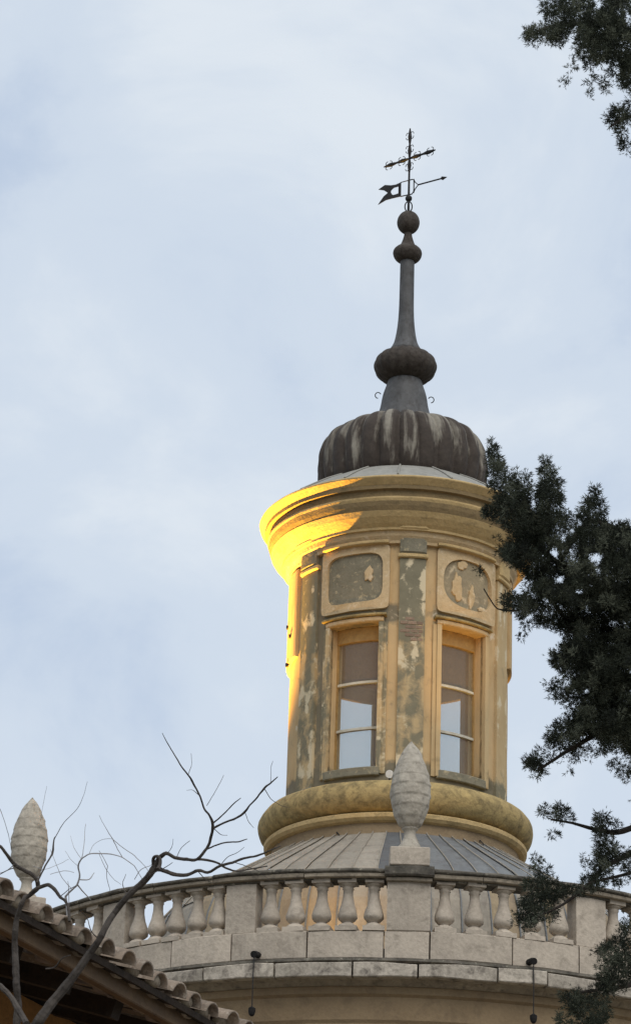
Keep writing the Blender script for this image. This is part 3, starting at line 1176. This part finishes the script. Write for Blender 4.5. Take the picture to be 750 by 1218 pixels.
floodlight(4.6, -118, 12.3, PW(2.0, -66, 19.6), 27000, 39, 'floodlight on the terrace behind the left part of the balustrade, aimed up at the cornice', 1.0, (1, .54, .07))
floodlight(4.6, -13, 11.56, PW(1.43, -22, 16.9), 500, 17, 'floodlight behind the front balustrade left of the middle finial', 1.0)
floodlight(4.95, -8.5, 11.56, PW(2.6, -11, 13.6), 90, 100, 'floodlight lowest behind the front balustrade, washing the roof sheets with gold', 1.0)
floodlight(4.6, 24, 11.56, PW(1.43, 33, 16.9), 900, 16, 'floodlight behind the front balustrade right of the middle finial', 1.0)
floodlight(4.3, 165, 11.56, PW(1.2, 175, 17.6), 1500, 40, 'floodlight on the rear terrace shining through the back windows', .5)

# small white lamp at the foot of the drum
t = empty('small_white_lamp', PW(1.80, -3.2, 14.83), ROTZ, label='small white lamp head on the torus just left of the middle finial', cat='lamp')
bm = bmesh.new()
tube(bm, [(0, -.03, .09), (0, .0, .10), (0, .05, .11), (0, .09, .115)], [.055, .058, .05, .03], 12)
link('lamp_head', from_bm('lamp_head', bm), 'white_metal', t, smooth=False)
bm = bmesh.new()
tube(bm, [(0, .03, 0), (0, .03, .08)], .012, 8)
link('stem', from_bm('stem', bm), 'black', t)


# ------------------------------------------------------------------ spouts with hanging rods
def spout(ph, lab):
    t = empty('waterspout', PW(5.50, ph, 11.39), ROTZ + R(ph), label=lab, cat='waterspout', group='iron waterspouts at the foot of the balustrade')
    bm_ = bmesh.new()
    tube(bm_, [(0, .05, .01), (0, -.06, .01), (0, -.14, 0), (0, -.22, -.02)], [.04, .04, .042, .044], 12, cap=True)
    link('pipe', from_bm('pipe', bm_), 'black', t)
    bm_ = bmesh.new()
    tube(bm_, [(0, -.2, -.03), (0, -.21, -.3), (0, -.205, -.70)], .007, 6)
    link('rod', from_bm('rod', bm_), 'iron', t)
    bm_ = bmesh.new()
    tube(bm_, [(0, -.205, -.68), (0, -.205, -.70), (0, -.205, -.74), (0, -.205, -.78), (0, -.205, -.80)], [.015, .045, .045, .035, .015], 10)
    link('rod_end', from_bm('rod_end', bm_), 'black', t)


spout(-17.6, 'iron waterspout with thin hanging rod, left of the middle finial, low on the parapet')
spout(17.8, 'iron waterspout with thin hanging rod, right of the middle finial, near the dark foliage')

# ------------------------------------------------------------------ house with tiled eave (lower left)
AE = R(22.3)
ED = Vector((math.sin(AE), math.cos(AE), 0))            # along the eave, away from the camera
EN = Vector((math.cos(AE), -math.sin(AE), 0))           # outwards
Q = at(150, 1142, 15.0)
house = empty('tiled_house', (Q.x, Q.y, 0), math.atan2(ED.y, ED.x), label='house corner with projecting clay-tiled eave, dark soffit and orange wall', cat='house')
ZE = Q.z
# local frame: x along the eave (away), y = left of it = inwards (-EN), z up


def hb(name, c, s, mat, rot=None, parent=None, bev=0):
    bm_ = bmesh.new()
    box(bm_, c, s, rot)
    if bev:
        bmesh.ops.bevel(bm_, geom=bm_.edges[:], offset=bev, segments=1, affect='EDGES')
    return link(name, from_bm(name, bm_), mat, parent or house)


SL = math.tan(R(17))
L0, L1 = -3.2, 7.0
rw = ray(40, 1203)
pw = CAM + rw * ((ZE - .05 - CAM.z) / rw.z)
WY = max(.35, -(pw - Vector((Q.x, Q.y, pw.z))).dot(EN))
hb('wall', ((L0 + L1) / 2 + .4, WY + 2.5, (ZE + .0) / 2), (L1 - L0 - .8, 5, ZE + .0), 'house_wall')
print('WY', WY)
rt_ = Matrix.Rotation(R(17), 3, 'X')
roof = hb('roof_deck', ((L0 + L1) / 2, 2.5, ZE - .075 + 2.5 * SL), (L1 - L0, 5.25, .03), 'dark_wood', rt_)
hb('eave_board', ((L0 + L1) / 2, .075, ZE - .112), (L1 - L0, .05, .085), 'board', bev=.006)
i = 0
x_ = L0 + .2
while x_ < L1:
    hb('rafter', (x_, .75, ZE - .18 + .62 * SL), (.09, 1.2, .09), 'dark_wood', rt_)
    x_ += .55
# tiles


def barrel(r0, r1, ln, up=True, th=.013):
    v, f = [], []
    n = 9
    for e_, r in ((0, r0), (ln, r1)):
        for rr in (r, r - th):
            for j in range(n + 1):
                a_ = math.pi * j / n
                z = rr * math.sin(a_) * .8
                v.append((rr * math.cos(a_), e_, z if up else -z))
    k = n + 1
    for j in range(n):
        f.append((j, j + 1, 2 * k + j + 1, 2 * k + j))
        f.append((k + j, 3 * k + j, 3 * k + j + 1, k + j + 1))
        f.append((j, k + j, k + j + 1, j + 1))
        f.append((2 * k + j, 2 * k + j + 1, 3 * k + j + 1, 3 * k + j))
    return mesh('tile', v, f)


cov, pan = barrel(.080, .070, .45), barrel(.070, .080, .45, False)
bed = barrel(.078, .07, .35)
bm = bmesh.new()
bmesh.ops.create_icosphere(bm, subdivisions=2, radius=1, matrix=Matrix.Diagonal((.068, .03, .036, 1)))
for v_ in bm.verts:
    v_.co *= 1 + .3 * noise.noise(v_.co * 34)
plug = from_bm('mortar_plug', bm)
random.seed(5)
PITCHT = .212
x_ = L0 + .1
tn = 0
while x_ < L1:
    for row in range(4):
        y_ = -.05 + row * .36
        z_ = ZE - .055 + y_ * SL
        a_ = random.uniform(-.03, .03)
        link('cover_tile', cov, 'tile', house, (x_ + random.uniform(-.008, .008), y_ + random.uniform(-.03, .02), z_ + .018), (R(17) - .03, random.uniform(-.05, .05), a_), smooth=True)
        link('pan_tile', pan, 'tile', house, (x_ + PITCHT / 2 + random.uniform(-.006, .006), y_ + .05 + random.uniform(-.02, .02), z_ + .03), (R(17) - .03, 0, a_ * .5), smooth=True)
        if row == 0 and random.random() < .8:
            link('mortar_plug', plug, 'mortar', house, (x_, y_ + .04 + random.uniform(-.01, .02), z_ + .042), (R(17), 0, a_), smooth=True)
        tn += 2
    x_ += PITCHT
hb('mortar_bed', ((L0 + L1) / 2, .14, ZE - .065), (L1 - L0, .16, .05), 'tile')
# the far part of the roof reads as one tiled slope from a step aside
hb('upper_roof', ((L0 + L1) / 2, 3.15, ZE - .05 + 3.15 * SL), (L1 - L0, 3.6, .06), 'tile', rt_)

# ------------------------------------------------------------------ bare tree in front
DT = 11.5


def branch_mesh(bm_, pts, d0=DT, dd=0.0, n=7):
    """pts: (px, py, radius px); smoothed, with a little waviness in depth"""
    P_ = [(p[0], p[1], p[2]) for p in pts]
    sm = []
    for i in range(len(P_) - 1):
        p0, p1, p2, p3 = P_[max(i - 1, 0)], P_[i], P_[i + 1], P_[min(i + 2, len(P_) - 1)]
        for j in range(4):
            t_ = j / 4
            sm.append(tuple(.5 * (2 * p1[q] + (p2[q] - p0[q]) * t_ + (2 * p0[q] - 5 * p1[q] + 4 * p2[q] - p3[q]) * t_ * t_ + (3 * p1[q] - p0[q] - 3 * p2[q] + p3[q]) * t_ ** 3) for q in (0, 1, 2)))
    sm.append(P_[-1])
    pts3, rad = [], []
    for i, (a_, b_, r_) in enumerate(sm):
        t_ = i / (len(sm) - 1)
        d = d0 + dd * t_ + .05 * noise.noise(Vector((a_ * .03, b_ * .03, d0)))
        pts3.append(at(a_ + .6 * noise.noise(Vector((a_ * .15, b_ * .15, 1))), b_ + .6 * noise.noise(Vector((a_ * .15, b_ * .15, 7))), d))
        rad.append(max(.25, r_) * .84 * d / F * (1 + .15 * noise.noise(Vector((a_ * .3, b_ * .3, 3)))))
    tube(bm_, pts3, rad, n)


def bare_tree(name, label, trunk, branches, twigs, mat, d, tmat=None):
    base = at(trunk[0][0], trunk[0][1], d)
    root = empty(name, (base.x, base.y, 0), 0, label=label, cat='bare tree')
    off = Vector((-base.x, -base.y, 0))
    bm_ = bmesh.new()
    g_ = Vector((base.x, base.y, 0))
    tube(bm_, [g_, g_.lerp(base, .35) + Vector((.06, 0, 0)), g_.lerp(base, .7) + Vector((-.04, 0, 0)), base], [trunk[0][2] * d / F * 3.2, trunk[0][2] * d / F * 2.4, trunk[0][2] * d / F * 1.6, trunk[0][2] * d / F], 9)
    branch_mesh(bm_, trunk, d)
    link('trunk', from_bm('trunk', bm_), mat, root, off)
    for b_ in branches:
        bm_ = bmesh.new()
        branch_mesh(bm_, b_, d, random.uniform(-.25, .25))
        link('branch', from_bm('branch', bm_), mat, root, off)
    if twigs:
        bm_ = bmesh.new()
        for b_ in twigs:
            branch_mesh(bm_, b_, d, random.uniform(-.2, .2), 4)
        tw = link('twigs', from_bm('twigs', bm_), tmat or mat, root, off)
        tw['kind'] = 'stuff'
    return root


random.seed(31)
bare_tree('bare_tree', 'bare dark tree whose knotted crooked branch crosses the eave and balustrade',
          [(44, 1218, 8), (60, 1195, 7), (84, 1166, 6.5), (104, 1138, 5.5), (118, 1118, 5), (131, 1094, 4.5), (152, 1066, 4.5), (170, 1050, 5), (180, 1038, 5), (185, 1030, 5.5)],
          [
              [(185, 1030, 5), (190, 1020, 3.2), (198, 1015, 2.8), (208, 1020, 2.6), (222, 1022, 2.4), (234, 1022, 2.2), (246, 1009, 2.2), (251, 996, 2.1), (253, 982, 2.3), (249, 970, 1.6), (243, 962, 1.4), (238, 948, 1.3), (229, 930, 1.5), (224, 922, 1.2), (216, 912, 1.0), (206, 895, .8), (198, 882, .6), (193, 872, .4)],
              [(187, 1033, 4), (196, 1036, 3), (207, 1040, 3), (222, 1041, 2.6), (236, 1035, 2.4), (247, 1038, 2), (262, 1030, 2), (276, 1026, 1.9), (290, 1021, 1.7), (305, 1018, 1.5), (320, 1012, 1.2), (334, 1006, .8)],
              [(183, 1030, 3), (182, 1022, 2.6), (187, 1018, 2.2), (191, 1024, 2.4), (188, 1034, 3)],
              [(234, 1022, 2.0), (246, 1023, 1.8), (258, 1026, 1.6), (268, 1032, 1.5), (280, 1036, 1.3), (296, 1034, 1.1), (318, 1030, .8)],
              [(252, 986, 1.6), (266, 979, 1.5), (281, 973, 1.5), (291, 966, 1.7), (297, 958, 1.2), (306, 948, 1.2), (314, 938, 1.5), (321, 932, 1.2), (330, 924, .7)],
              [(252, 980, 1.3), (262, 972, 1), (271, 963, .9), (279, 955, .8), (286, 949, .5)],
              [(246, 1010, 1.2), (258, 1005, 1.1), (270, 1002, 1.1), (284, 1001, 1), (294, 998, .6)],
              [(0, 1006, 2), (8, 1016, 2.4), (17, 1028, 2.8), (27, 1034, 2.8), (38, 1040, 3), (44, 1047, 3.2), (45, 1056, 3.2), (38, 1063, 3), (30, 1068, 3.4)],
              [(34, 1066, 3), (42, 1058, 3), (51, 1054, 2.8), (59, 1053, 2.8), (66, 1059, 2.6), (72, 1067, 2.3), (78, 1072, 2), (82, 1082, 2), (83, 1096, 2.2)],
              [(44, 1050, 1.6), (52, 1034, 1.3), (60, 1020, 1.2), (63, 1014, 1.6), (64, 1000, 1), (66, 996, .9)],
              [(20, 1218, 6), (22, 1196, 5.5), (20, 1175, 5), (19, 1150, 5), (18, 1120, 4.6), (20, 1095, 4), (26, 1075, 3.4), (31, 1066, 3)],
              [(0, 1172, 4), (12, 1184, 4), (22, 1200, 4.5), (32, 1218, 5)],
          ],
          [
              [(64, 1000, .8), (72, 985, .7), (82, 972, .6), (92, 962, .5), (100, 945, .35), (104, 930, .3)],
              [(0, 1040, .7), (12, 1034, .7), (24, 1030, .6)], [(0, 962, .5), (6, 978, .5), (10, 992, .5), (14, 1010, .4)],
              [(48, 978, .3), (52, 955, .3), (56, 935, .25)],
              [(314, 938, .7), (322, 950, .5), (334, 958, .4), (342, 960, .3)], [(322, 930, .5), (322, 915, .4), (324, 905, .3)],
              [(246, 958, .5), (254, 945, .4), (262, 930, .35), (266, 922, .3)], [(291, 966, .6), (296, 978, .5), (302, 985, .3)],
              [(172, 1048, .7), (180, 1040, .7), (196, 1032, .6), (205, 1026, .4)], [(262, 1030, .6), (270, 1020, .5), (282, 1014, .4), (290, 1008, .3)],
              [(280, 1026, .7), (292, 1030, .6), (306, 1036, .5), (322, 1048, .3)], [(253, 984, .6), (262, 992, .5), (270, 994, .4)],
              [(55, 1152, 1.2), (66, 1150, 1.4), (74, 1140, 1), (84, 1136, .8)],
            [(185, 1026, .6), (196, 1018, .5), (204, 1008, .4), (206, 998, .3)], [(210, 1020, .6), (216, 1008, .5), (226, 1000, .4)],
              [(118, 1118, .9), (108, 1106, .7), (104, 1092, .5), (96, 1084, .4)], [(152, 1066, .9), (146, 1052, .6), (150, 1040, .4)],
              [(236, 1036, .7), (244, 1046, .5), (252, 1050, .4)], [(17, 1028, .7), (8, 1036, .5), (0, 1038, .4)], [(72, 1066, .7), (82, 1058, .5), (90, 1054, .4)],
              [(224, 922, .6), (228, 908, .4), (227, 896, .3)], [(238, 948, .6), (230, 940, .4), (222, 940, .3)],
          ], 'bark', DT, 'bark')
bare_tree('bare_tree', 'pale thin-twigged bare tree standing behind the crooked dark branch',
          [(96, 1218, 4), (94, 1180, 3.4), (86, 1140, 2.8), (82, 1105, 2.2), (80, 1080, 1.8), (78, 1066, 1.6)],
          [
              [(78, 1066, 1.6), (86, 1058, 1.4), (92, 1052, 1.4), (95, 1040, 1.2), (93, 1030, 1.2), (97, 1022, 1), (106, 1016, .9), (118, 1015, .9), (132, 1016, .8), (146, 1020, .7), (160, 1030, .6)],
              [(92, 1052, 1.2), (100, 1062, .9), (108, 1070, .7)], [(95, 1046, 1), (106, 1046, .8), (112, 1038, .6)],
          ],
          [
              [(97, 1022, .7), (100, 1006, .6), (101, 990, .5), (102, 980, .4)], [(146, 1020, .5), (140, 1010, .5), (134, 998, .6), (126, 985, .4), (118, 970, .3)],
              [(134, 998, .5), (146, 1008, .5), (160, 1018, .5), (172, 1030, .4), (180, 1042, .3)], [(128, 1030, .6), (127, 1042, .6), (130, 1056, .5), (131, 1062, .4)],
              [(128, 1030, .5), (122, 1018, .4), (118, 1012, .3)], [(93, 1030, .5), (84, 1022, .4), (78, 1012, .3)],
              [(160, 1046, .5), (168, 1034, .5), (178, 1030, .4), (184, 1024, .3)], [(82, 1090, .8), (82, 1060, .6), (81, 1048, .4)],
              [(60, 1040, .4), (76, 1036, .5), (88, 1038, .4)],
              [(106, 1016, .5), (112, 1004, .4), (124, 998, .4), (134, 998, .4)], [(86, 1058, .6), (74, 1044, .5), (68, 1030, .4), (60, 1010, .3)],
              [(118, 1015, .5), (124, 1030, .5), (134, 1044, .4), (144, 1052, .3)], [(97, 1022, .5), (88, 1008, .4), (84, 994, .3)], [(40, 1030, .4), (52, 1034, .5), (66, 1030, .4), (82, 1022, .3)],
              [(160, 1030, .5), (168, 1044, .4), (172, 1052, .3)],
          ], 'twig', 24.0, 'twig')

# ------------------------------------------------------------------ conifer on the right
DC = 19.0
rng = np.random.default_rng(3)
tb = at(905, 1218, DC + 1.0)
con = empty('conifer_tree', (tb.x, tb.y, 0), 0, label='large dark evergreen conifer with ragged drooping sprays reaching across the tower', cat='conifer')
coff = Vector((-tb.x, -tb.y, 0))
bm = bmesh.new()
ttop = at(860, -160, DC + 1.0)
tp = [Vector((tb.x, tb.y, 0)), Vector((tb.x + .05, tb.y, 2.5)), tb, at(890, 800, DC + 1), at(875, 350, DC + 1), ttop]
tube(bm, tp, [.42, .34, .28, .22, .14, .05], 12)
link('trunk', from_bm('trunk', bm), 'conifer_bark', con, coff)
limbs = [
    [(888, 640, 14), (820, 690, 10), (760, 700, 8), (700, 690, 6), (650, 660, 4), (615, 620, 3), (600, 585, 2)],
    [(888, 700, 13), (800, 760, 9), (740, 790, 7), (690, 760, 5), (660, 720, 3), (640, 700, 2)],
    [(880, 600, 12), (800, 650, 8), (745, 640, 6), (700, 620, 4), (656, 680, 2.5), (652, 640, 2), (650, 590, 1.5)],
    [(890, 780, 13), (820, 850, 8), (760, 880, 6), (720, 870, 4), (680, 890, 3), (640, 915, 2)],
    [(895, 930, 12), (820, 960, 7), (750, 985, 4.5), (722, 990, 3.5), (680, 979, 2), (655, 975, 1.5)],
    [(900, 990, 12), (830, 1000, 8), (760, 1012, 5), (735, 1022, 4), (714, 1035, 3.5), (700, 1052, 3), (670, 1075, 2), (640, 1090, 1.2)],
    [(903, 1060, 12), (840, 1045, 8), (765, 1037, 3), (735, 1042, 2.4), (700, 1050, 1.6)],
    [(903, 1150, 12), (850, 1160, 9), (780, 1165, 5), (730, 1175, 3.5), (690, 1180, 2)],
    [(872, 200, 10), (820, 110, 7), (770, 50, 6), (720, 30, 4), (660, 30, 2.5), (630, 42, 1.5)],
    [(874, 260, 8), (830, 190, 5), (780, 140, 4), (745, 140, 2.5), (726, 150, 1.5)],
    [(745, 850, 3.5), (760, 862, 3), (742, 868, 2.4), (728, 862, 2), (716, 852, 1.5)],
    [(575, 700, .9), (582, 712, .9), (592, 724, 1.1), (612, 726, 1.4), (640, 720, 2)],
]
for lm in limbs:
    bm = bmesh.new()
    branch_mesh(bm, lm, DC + (.8 if lm[0][0] > 800 else 0), -1.0 if lm[0][0] > 800 else 0)
    link('limb', from_bm('limb', bm), 'conifer_bark', con, coff)

# foliage clumps: (x0, y0, x1, y1, radius0, radius1, density) capsules in photo pixels, spread in depth round the limbs
caps = [
    # upright tips
    (585, 524, 592, 572, 4, 11, 1.6), (592, 566, 610, 610, 13, 22, 1.0), (619, 562, 625, 600, 7, 14, .8), (648, 544, 652, 578, 4, 11, 1.4), (652, 575, 662, 640, 11, 22, 1.25),
    (707, 580, 706, 608, 5, 13, 1.3), (706, 605, 700, 650, 13, 24, 1.2), (690, 600, 688, 625, 4, 9, .6), (730, 632, 736, 670, 12, 30, 1.0), (750, 618, 752, 650, 4, 14, .9),
    (640, 600, 655, 670, 16, 26, 1.1), (672, 600, 680, 640, 5, 10, .7), (618, 590, 636, 650, 12, 22, 1.2),
    # left lobes over the tower
    (574, 606, 604, 612, 6, 12, 1.2), (590, 590, 606, 600, 6, 10, 1.0), (600, 610, 640, 640, 14, 24, 1.1), (598, 655, 625, 665, 7, 14, .9), (612, 648, 655, 690, 15, 26, 1.3), (598, 650, 590, 640, 3, 4, .5),
    (600, 715, 616, 716, 8, 12, 1.0), (616, 718, 668, 706, 14, 26, 1.2), (566, 676, 570, 680, 4, 5, .5), (622, 738, 650, 728, 7, 14, .75), (618, 760, 622, 752, 4, 5, .6), (640, 744, 680, 735, 8, 14, .7),
    # body
    (660, 690, 760, 700, 26, 45, 1.5), (700, 650, 770, 660, 22, 38, 1.3), (680, 730, 770, 745, 30, 50, 1.6), (668, 786, 700, 775, 13, 26, 1.3), (690, 790, 780, 800, 34, 60, 1.6),
    (650, 812, 668, 822, 5, 12, .55), (664, 825, 690, 838, 12, 18, .55), (700, 830, 780, 850, 32, 50, 1.5), (668, 868, 700, 860, 13, 22, 1.2), (700, 862, 770, 880, 22, 34, 1.4),
    (650, 880, 672, 874, 6, 12, .9), (650, 900, 626, 906, 12, 7, 1.05), (640, 908, 636, 922, 10, 7, 1.0), (660, 890, 700, 892, 12, 10, .9), (672, 905, 676, 918, 5, 3, .7), (700, 890, 716, 897, 8, 5, .7),
    (724, 908, 756, 922, 6, 10, .9), (740, 900, 756, 888, 4, 5, .6),
    # lower sprays
    (640, 966, 650, 966, 6, 7, 1.0), (664, 956, 668, 970, 5, 9, 1.1), (650, 968, 674, 972, 5, 8, .9), (655, 985, 664, 996, 5, 5, .7), (652, 1000, 658, 990, 3, 3, .5),
    (716, 972, 720, 1000, 7, 13, 1.2), (716, 1000, 722, 1040, 14, 16, 1.2), (728, 974, 734, 980, 3, 4, .6), (690, 1020, 702, 1030, 4, 6, .4), (745, 1020, 758, 1040, 8, 14, 1.0), (700, 1045, 740, 1052, 10, 8, .7),
    (634, 1020, 640, 1034, 5, 10, .8), (648, 1034, 652, 1042, 6, 8, .6), (628, 1050, 655, 1062, 11, 15, .9), (618, 1090, 640, 1078, 13, 20, 1.05), (640, 1085, 670, 1065, 15, 13, .9), (672, 1060, 700, 1058, 9, 8, .7),
    (626, 1098, 632, 1104, 7, 5, .7), (716, 1140, 740, 1120, 14, 12, .8), (742, 1100, 758, 1110, 8, 12, .7), (735, 1150, 758, 1140, 14, 16, 1.0), (724, 1125, 728, 1155, 10, 14, .8),
    (690, 1190, 700, 1215, 16, 22, .8), (672, 1180, 690, 1200, 8, 14, .6), (705, 1170, 740, 1170, 13, 11, .9), (716, 1195, 712, 1220, 12, 14, .8), (668, 1208, 676, 1220, 8, 8, .8),
    # top right bough
    (652, 10, 690, 12, 11, 18, 1.0), (624, 46, 640, 36, 6, 11, 1.0), (640, 40, 676, 38, 13, 18, 1.15), (690, 25, 760, 20, 26, 34, 1.6), (700, 55, 760, 60, 16, 26, 1.4), (735, 80, 760, 85, 14, 20, 1.2),
    (676, 70, 684, 90, 6, 4, .7), (670, 96, 676, 100, 4, 5, .8), (700, 75, 702, 104, 7, 5, .8), (700, 104, 700, 122, 3, 2, .7), (718, 100, 724, 106, 7, 7, .9), (742, 98, 756, 108, 8, 8, .8), (690, 58, 706, 70, 8, 10, .9),
    (718, 148, 732, 140, 5, 8, .9), (732, 138, 758, 130, 9, 13, 1.2), (740, 150, 746, 185, 9, 5, 1.0), (738, 165, 742, 168, 5, 5, .9),
    # beyond the right edge of the picture
    (790, 650, 850, 900, 60, 90, .5), (790, 950, 850, 1150, 40, 60, .35), (790, 30, 850, 300, 40, 70, .4), (800, 300, 880, 620, 40, 60, .35),
]
# gaps where the sky shows through the crown
gaps = [(657, 660, 5, 13), (666, 690, 7, 8), (709, 664, 10, 8), (711, 678, 5, 7), (688, 704, 7, 5), (632, 600, 4, 12), (617, 703, 7, 6), (634, 710, 5, 4), (630, 735, 7, 4), (646, 752, 8, 7), (660, 760, 10, 8),
        (690, 622, 4, 5), (668, 640, 4, 6), (676, 812, 6, 4), (700, 822, 5, 4), (688, 838, 5, 3), (662, 838, 10, 4), (720, 800, 4, 3), (697, 724, 4, 3), (652, 712, 3, 3), (712, 6, 5, 8), (645, 18, 5, 5),
        (668, 18, 4, 5), (681, 45, 5, 9), (692, 79, 5, 7), (712, 64, 3, 5), (736, 84, 4, 6), (745, 20, 5, 12), (679, 845, 4, 3), (664, 726, 4, 3)]
PTS, DIR, TINT, SZ = [], [], [], []
clumps_dark = rng.random(4000)
for ci, (x0, y0, x1, y1, r0, r1, dn) in enumerate(caps):
    ln = math.hypot(x1 - x0, y1 - y0)
    area = ln * (r0 + r1) + math.pi * (r0 * r0 + r1 * r1) / 2
    # sub-clumps give an uneven outline
    nc = max(4, int(area / 46))
    dc = DC + rng.normal(0, .25)
    for c in range(nc):
        t = rng.random()
        r = r0 + (r1 - r0) * t
        an = rng.random() * 2 * math.pi
        rr = r * math.sqrt(rng.random()) * .93
        cx, cy = x0 + (x1 - x0) * t + math.cos(an) * rr, y0 + (y1 - y0) * t + math.sin(an) * rr
        cr_ = min(r * .42, rng.uniform(2.6, 6.0)) + .5
        cdep = dc + rng.normal(0, .35) * min(1, r / 14)
        tint = np.clip(rng.normal(.46, .28), 0, 1)
        # direction a spray grows: outwards and up or drooping
        n = max(9, int(dn * cr_ * cr_ * 1.35 * (1.4 if r < 10 else 1)))
        u = rng.normal(0, .5, (n, 3)) * cr_
        for q in range(n):
            if any(((cx + u[q, 0] - hx) / hr) ** 2 + ((cy + u[q, 1] - hy) / hs) ** 2 < rng.uniform(.6, 1.15) for hx, hy, hr, hs in gaps):
                continue
            p = at(cx + u[q, 0], cy + u[q, 1] * 1.1, cdep + u[q, 2] * dc / F * 1.3)
            PTS.append(p)
            DIR.append((u[q, 0] * .7 + math.cos(an) * 2 + rng.normal(0, 1.5), rng.normal(0, 2.2), -u[q, 1] * .5 + rng.normal(.3, 1.8)))
            TINT.append(np.clip(tint + rng.normal(0, .1), 0, 1))
PTS = np.array([tuple(p) for p in PTS])
DIR = np.array(DIR)
TINT = np.array(TINT)
n = len(PTS)
DIR /= np.linalg.norm(DIR, axis=1, keepdims=True) + 1e-9
SD = np.cross(DIR, rng.normal(size=(n, 3)))
SD /= np.linalg.norm(SD, axis=1, keepdims=True) + 1e-9
S = rng.uniform(.5, 1.15, n)[:, None]
# one spray = a main shoot and two side shoots, narrow diamonds
verts, tint_v = [], []


def diamond(o_, d_, s_, L_, W_):
    return np.stack([o_, o_ + d_ * L_ * .45 + s_ * W_, o_ + d_ * L_, o_ + d_ * L_ * .45 - s_ * W_], 1)


Ln = .040 * S
parts_ = [diamond(PTS, DIR, SD, Ln, Ln * .065)]
for sg in (-1, 1):
    d2 = DIR * .72 + SD * sg * .7
    n2 = np.cross(DIR, SD)
    parts_.append(diamond(PTS + DIR * Ln * .25, d2, (n2 + SD * .5), Ln * .62, Ln * .055))
V_ = np.concatenate(parts_, 0).reshape(-1, 3) - np.array([tb.x, tb.y, 0])
nf = len(V_) // 4
me = bpy.data.meshes.new('foliage')
me.vertices.add(len(V_))
me.vertices.foreach_set('co', V_.astype(np.float32).ravel())
me.loops.add(len(V_))
me.loops.foreach_set('vertex_index', np.arange(len(V_), dtype=np.int32))
me.polygons.add(nf)
me.polygons.foreach_set('loop_start', np.arange(0, len(V_), 4, dtype=np.int32))
me.update(calc_edges=True)
ta = me.attributes.new('tint', 'FLOAT', 'POINT')
ta.data.foreach_set('value', np.repeat(np.tile(TINT, 3), 4).astype(np.float32))
fo = link('foliage', me, 'leaf', con)
fo['kind'] = 'stuff'
print('sprays', n, 'faces', nf)
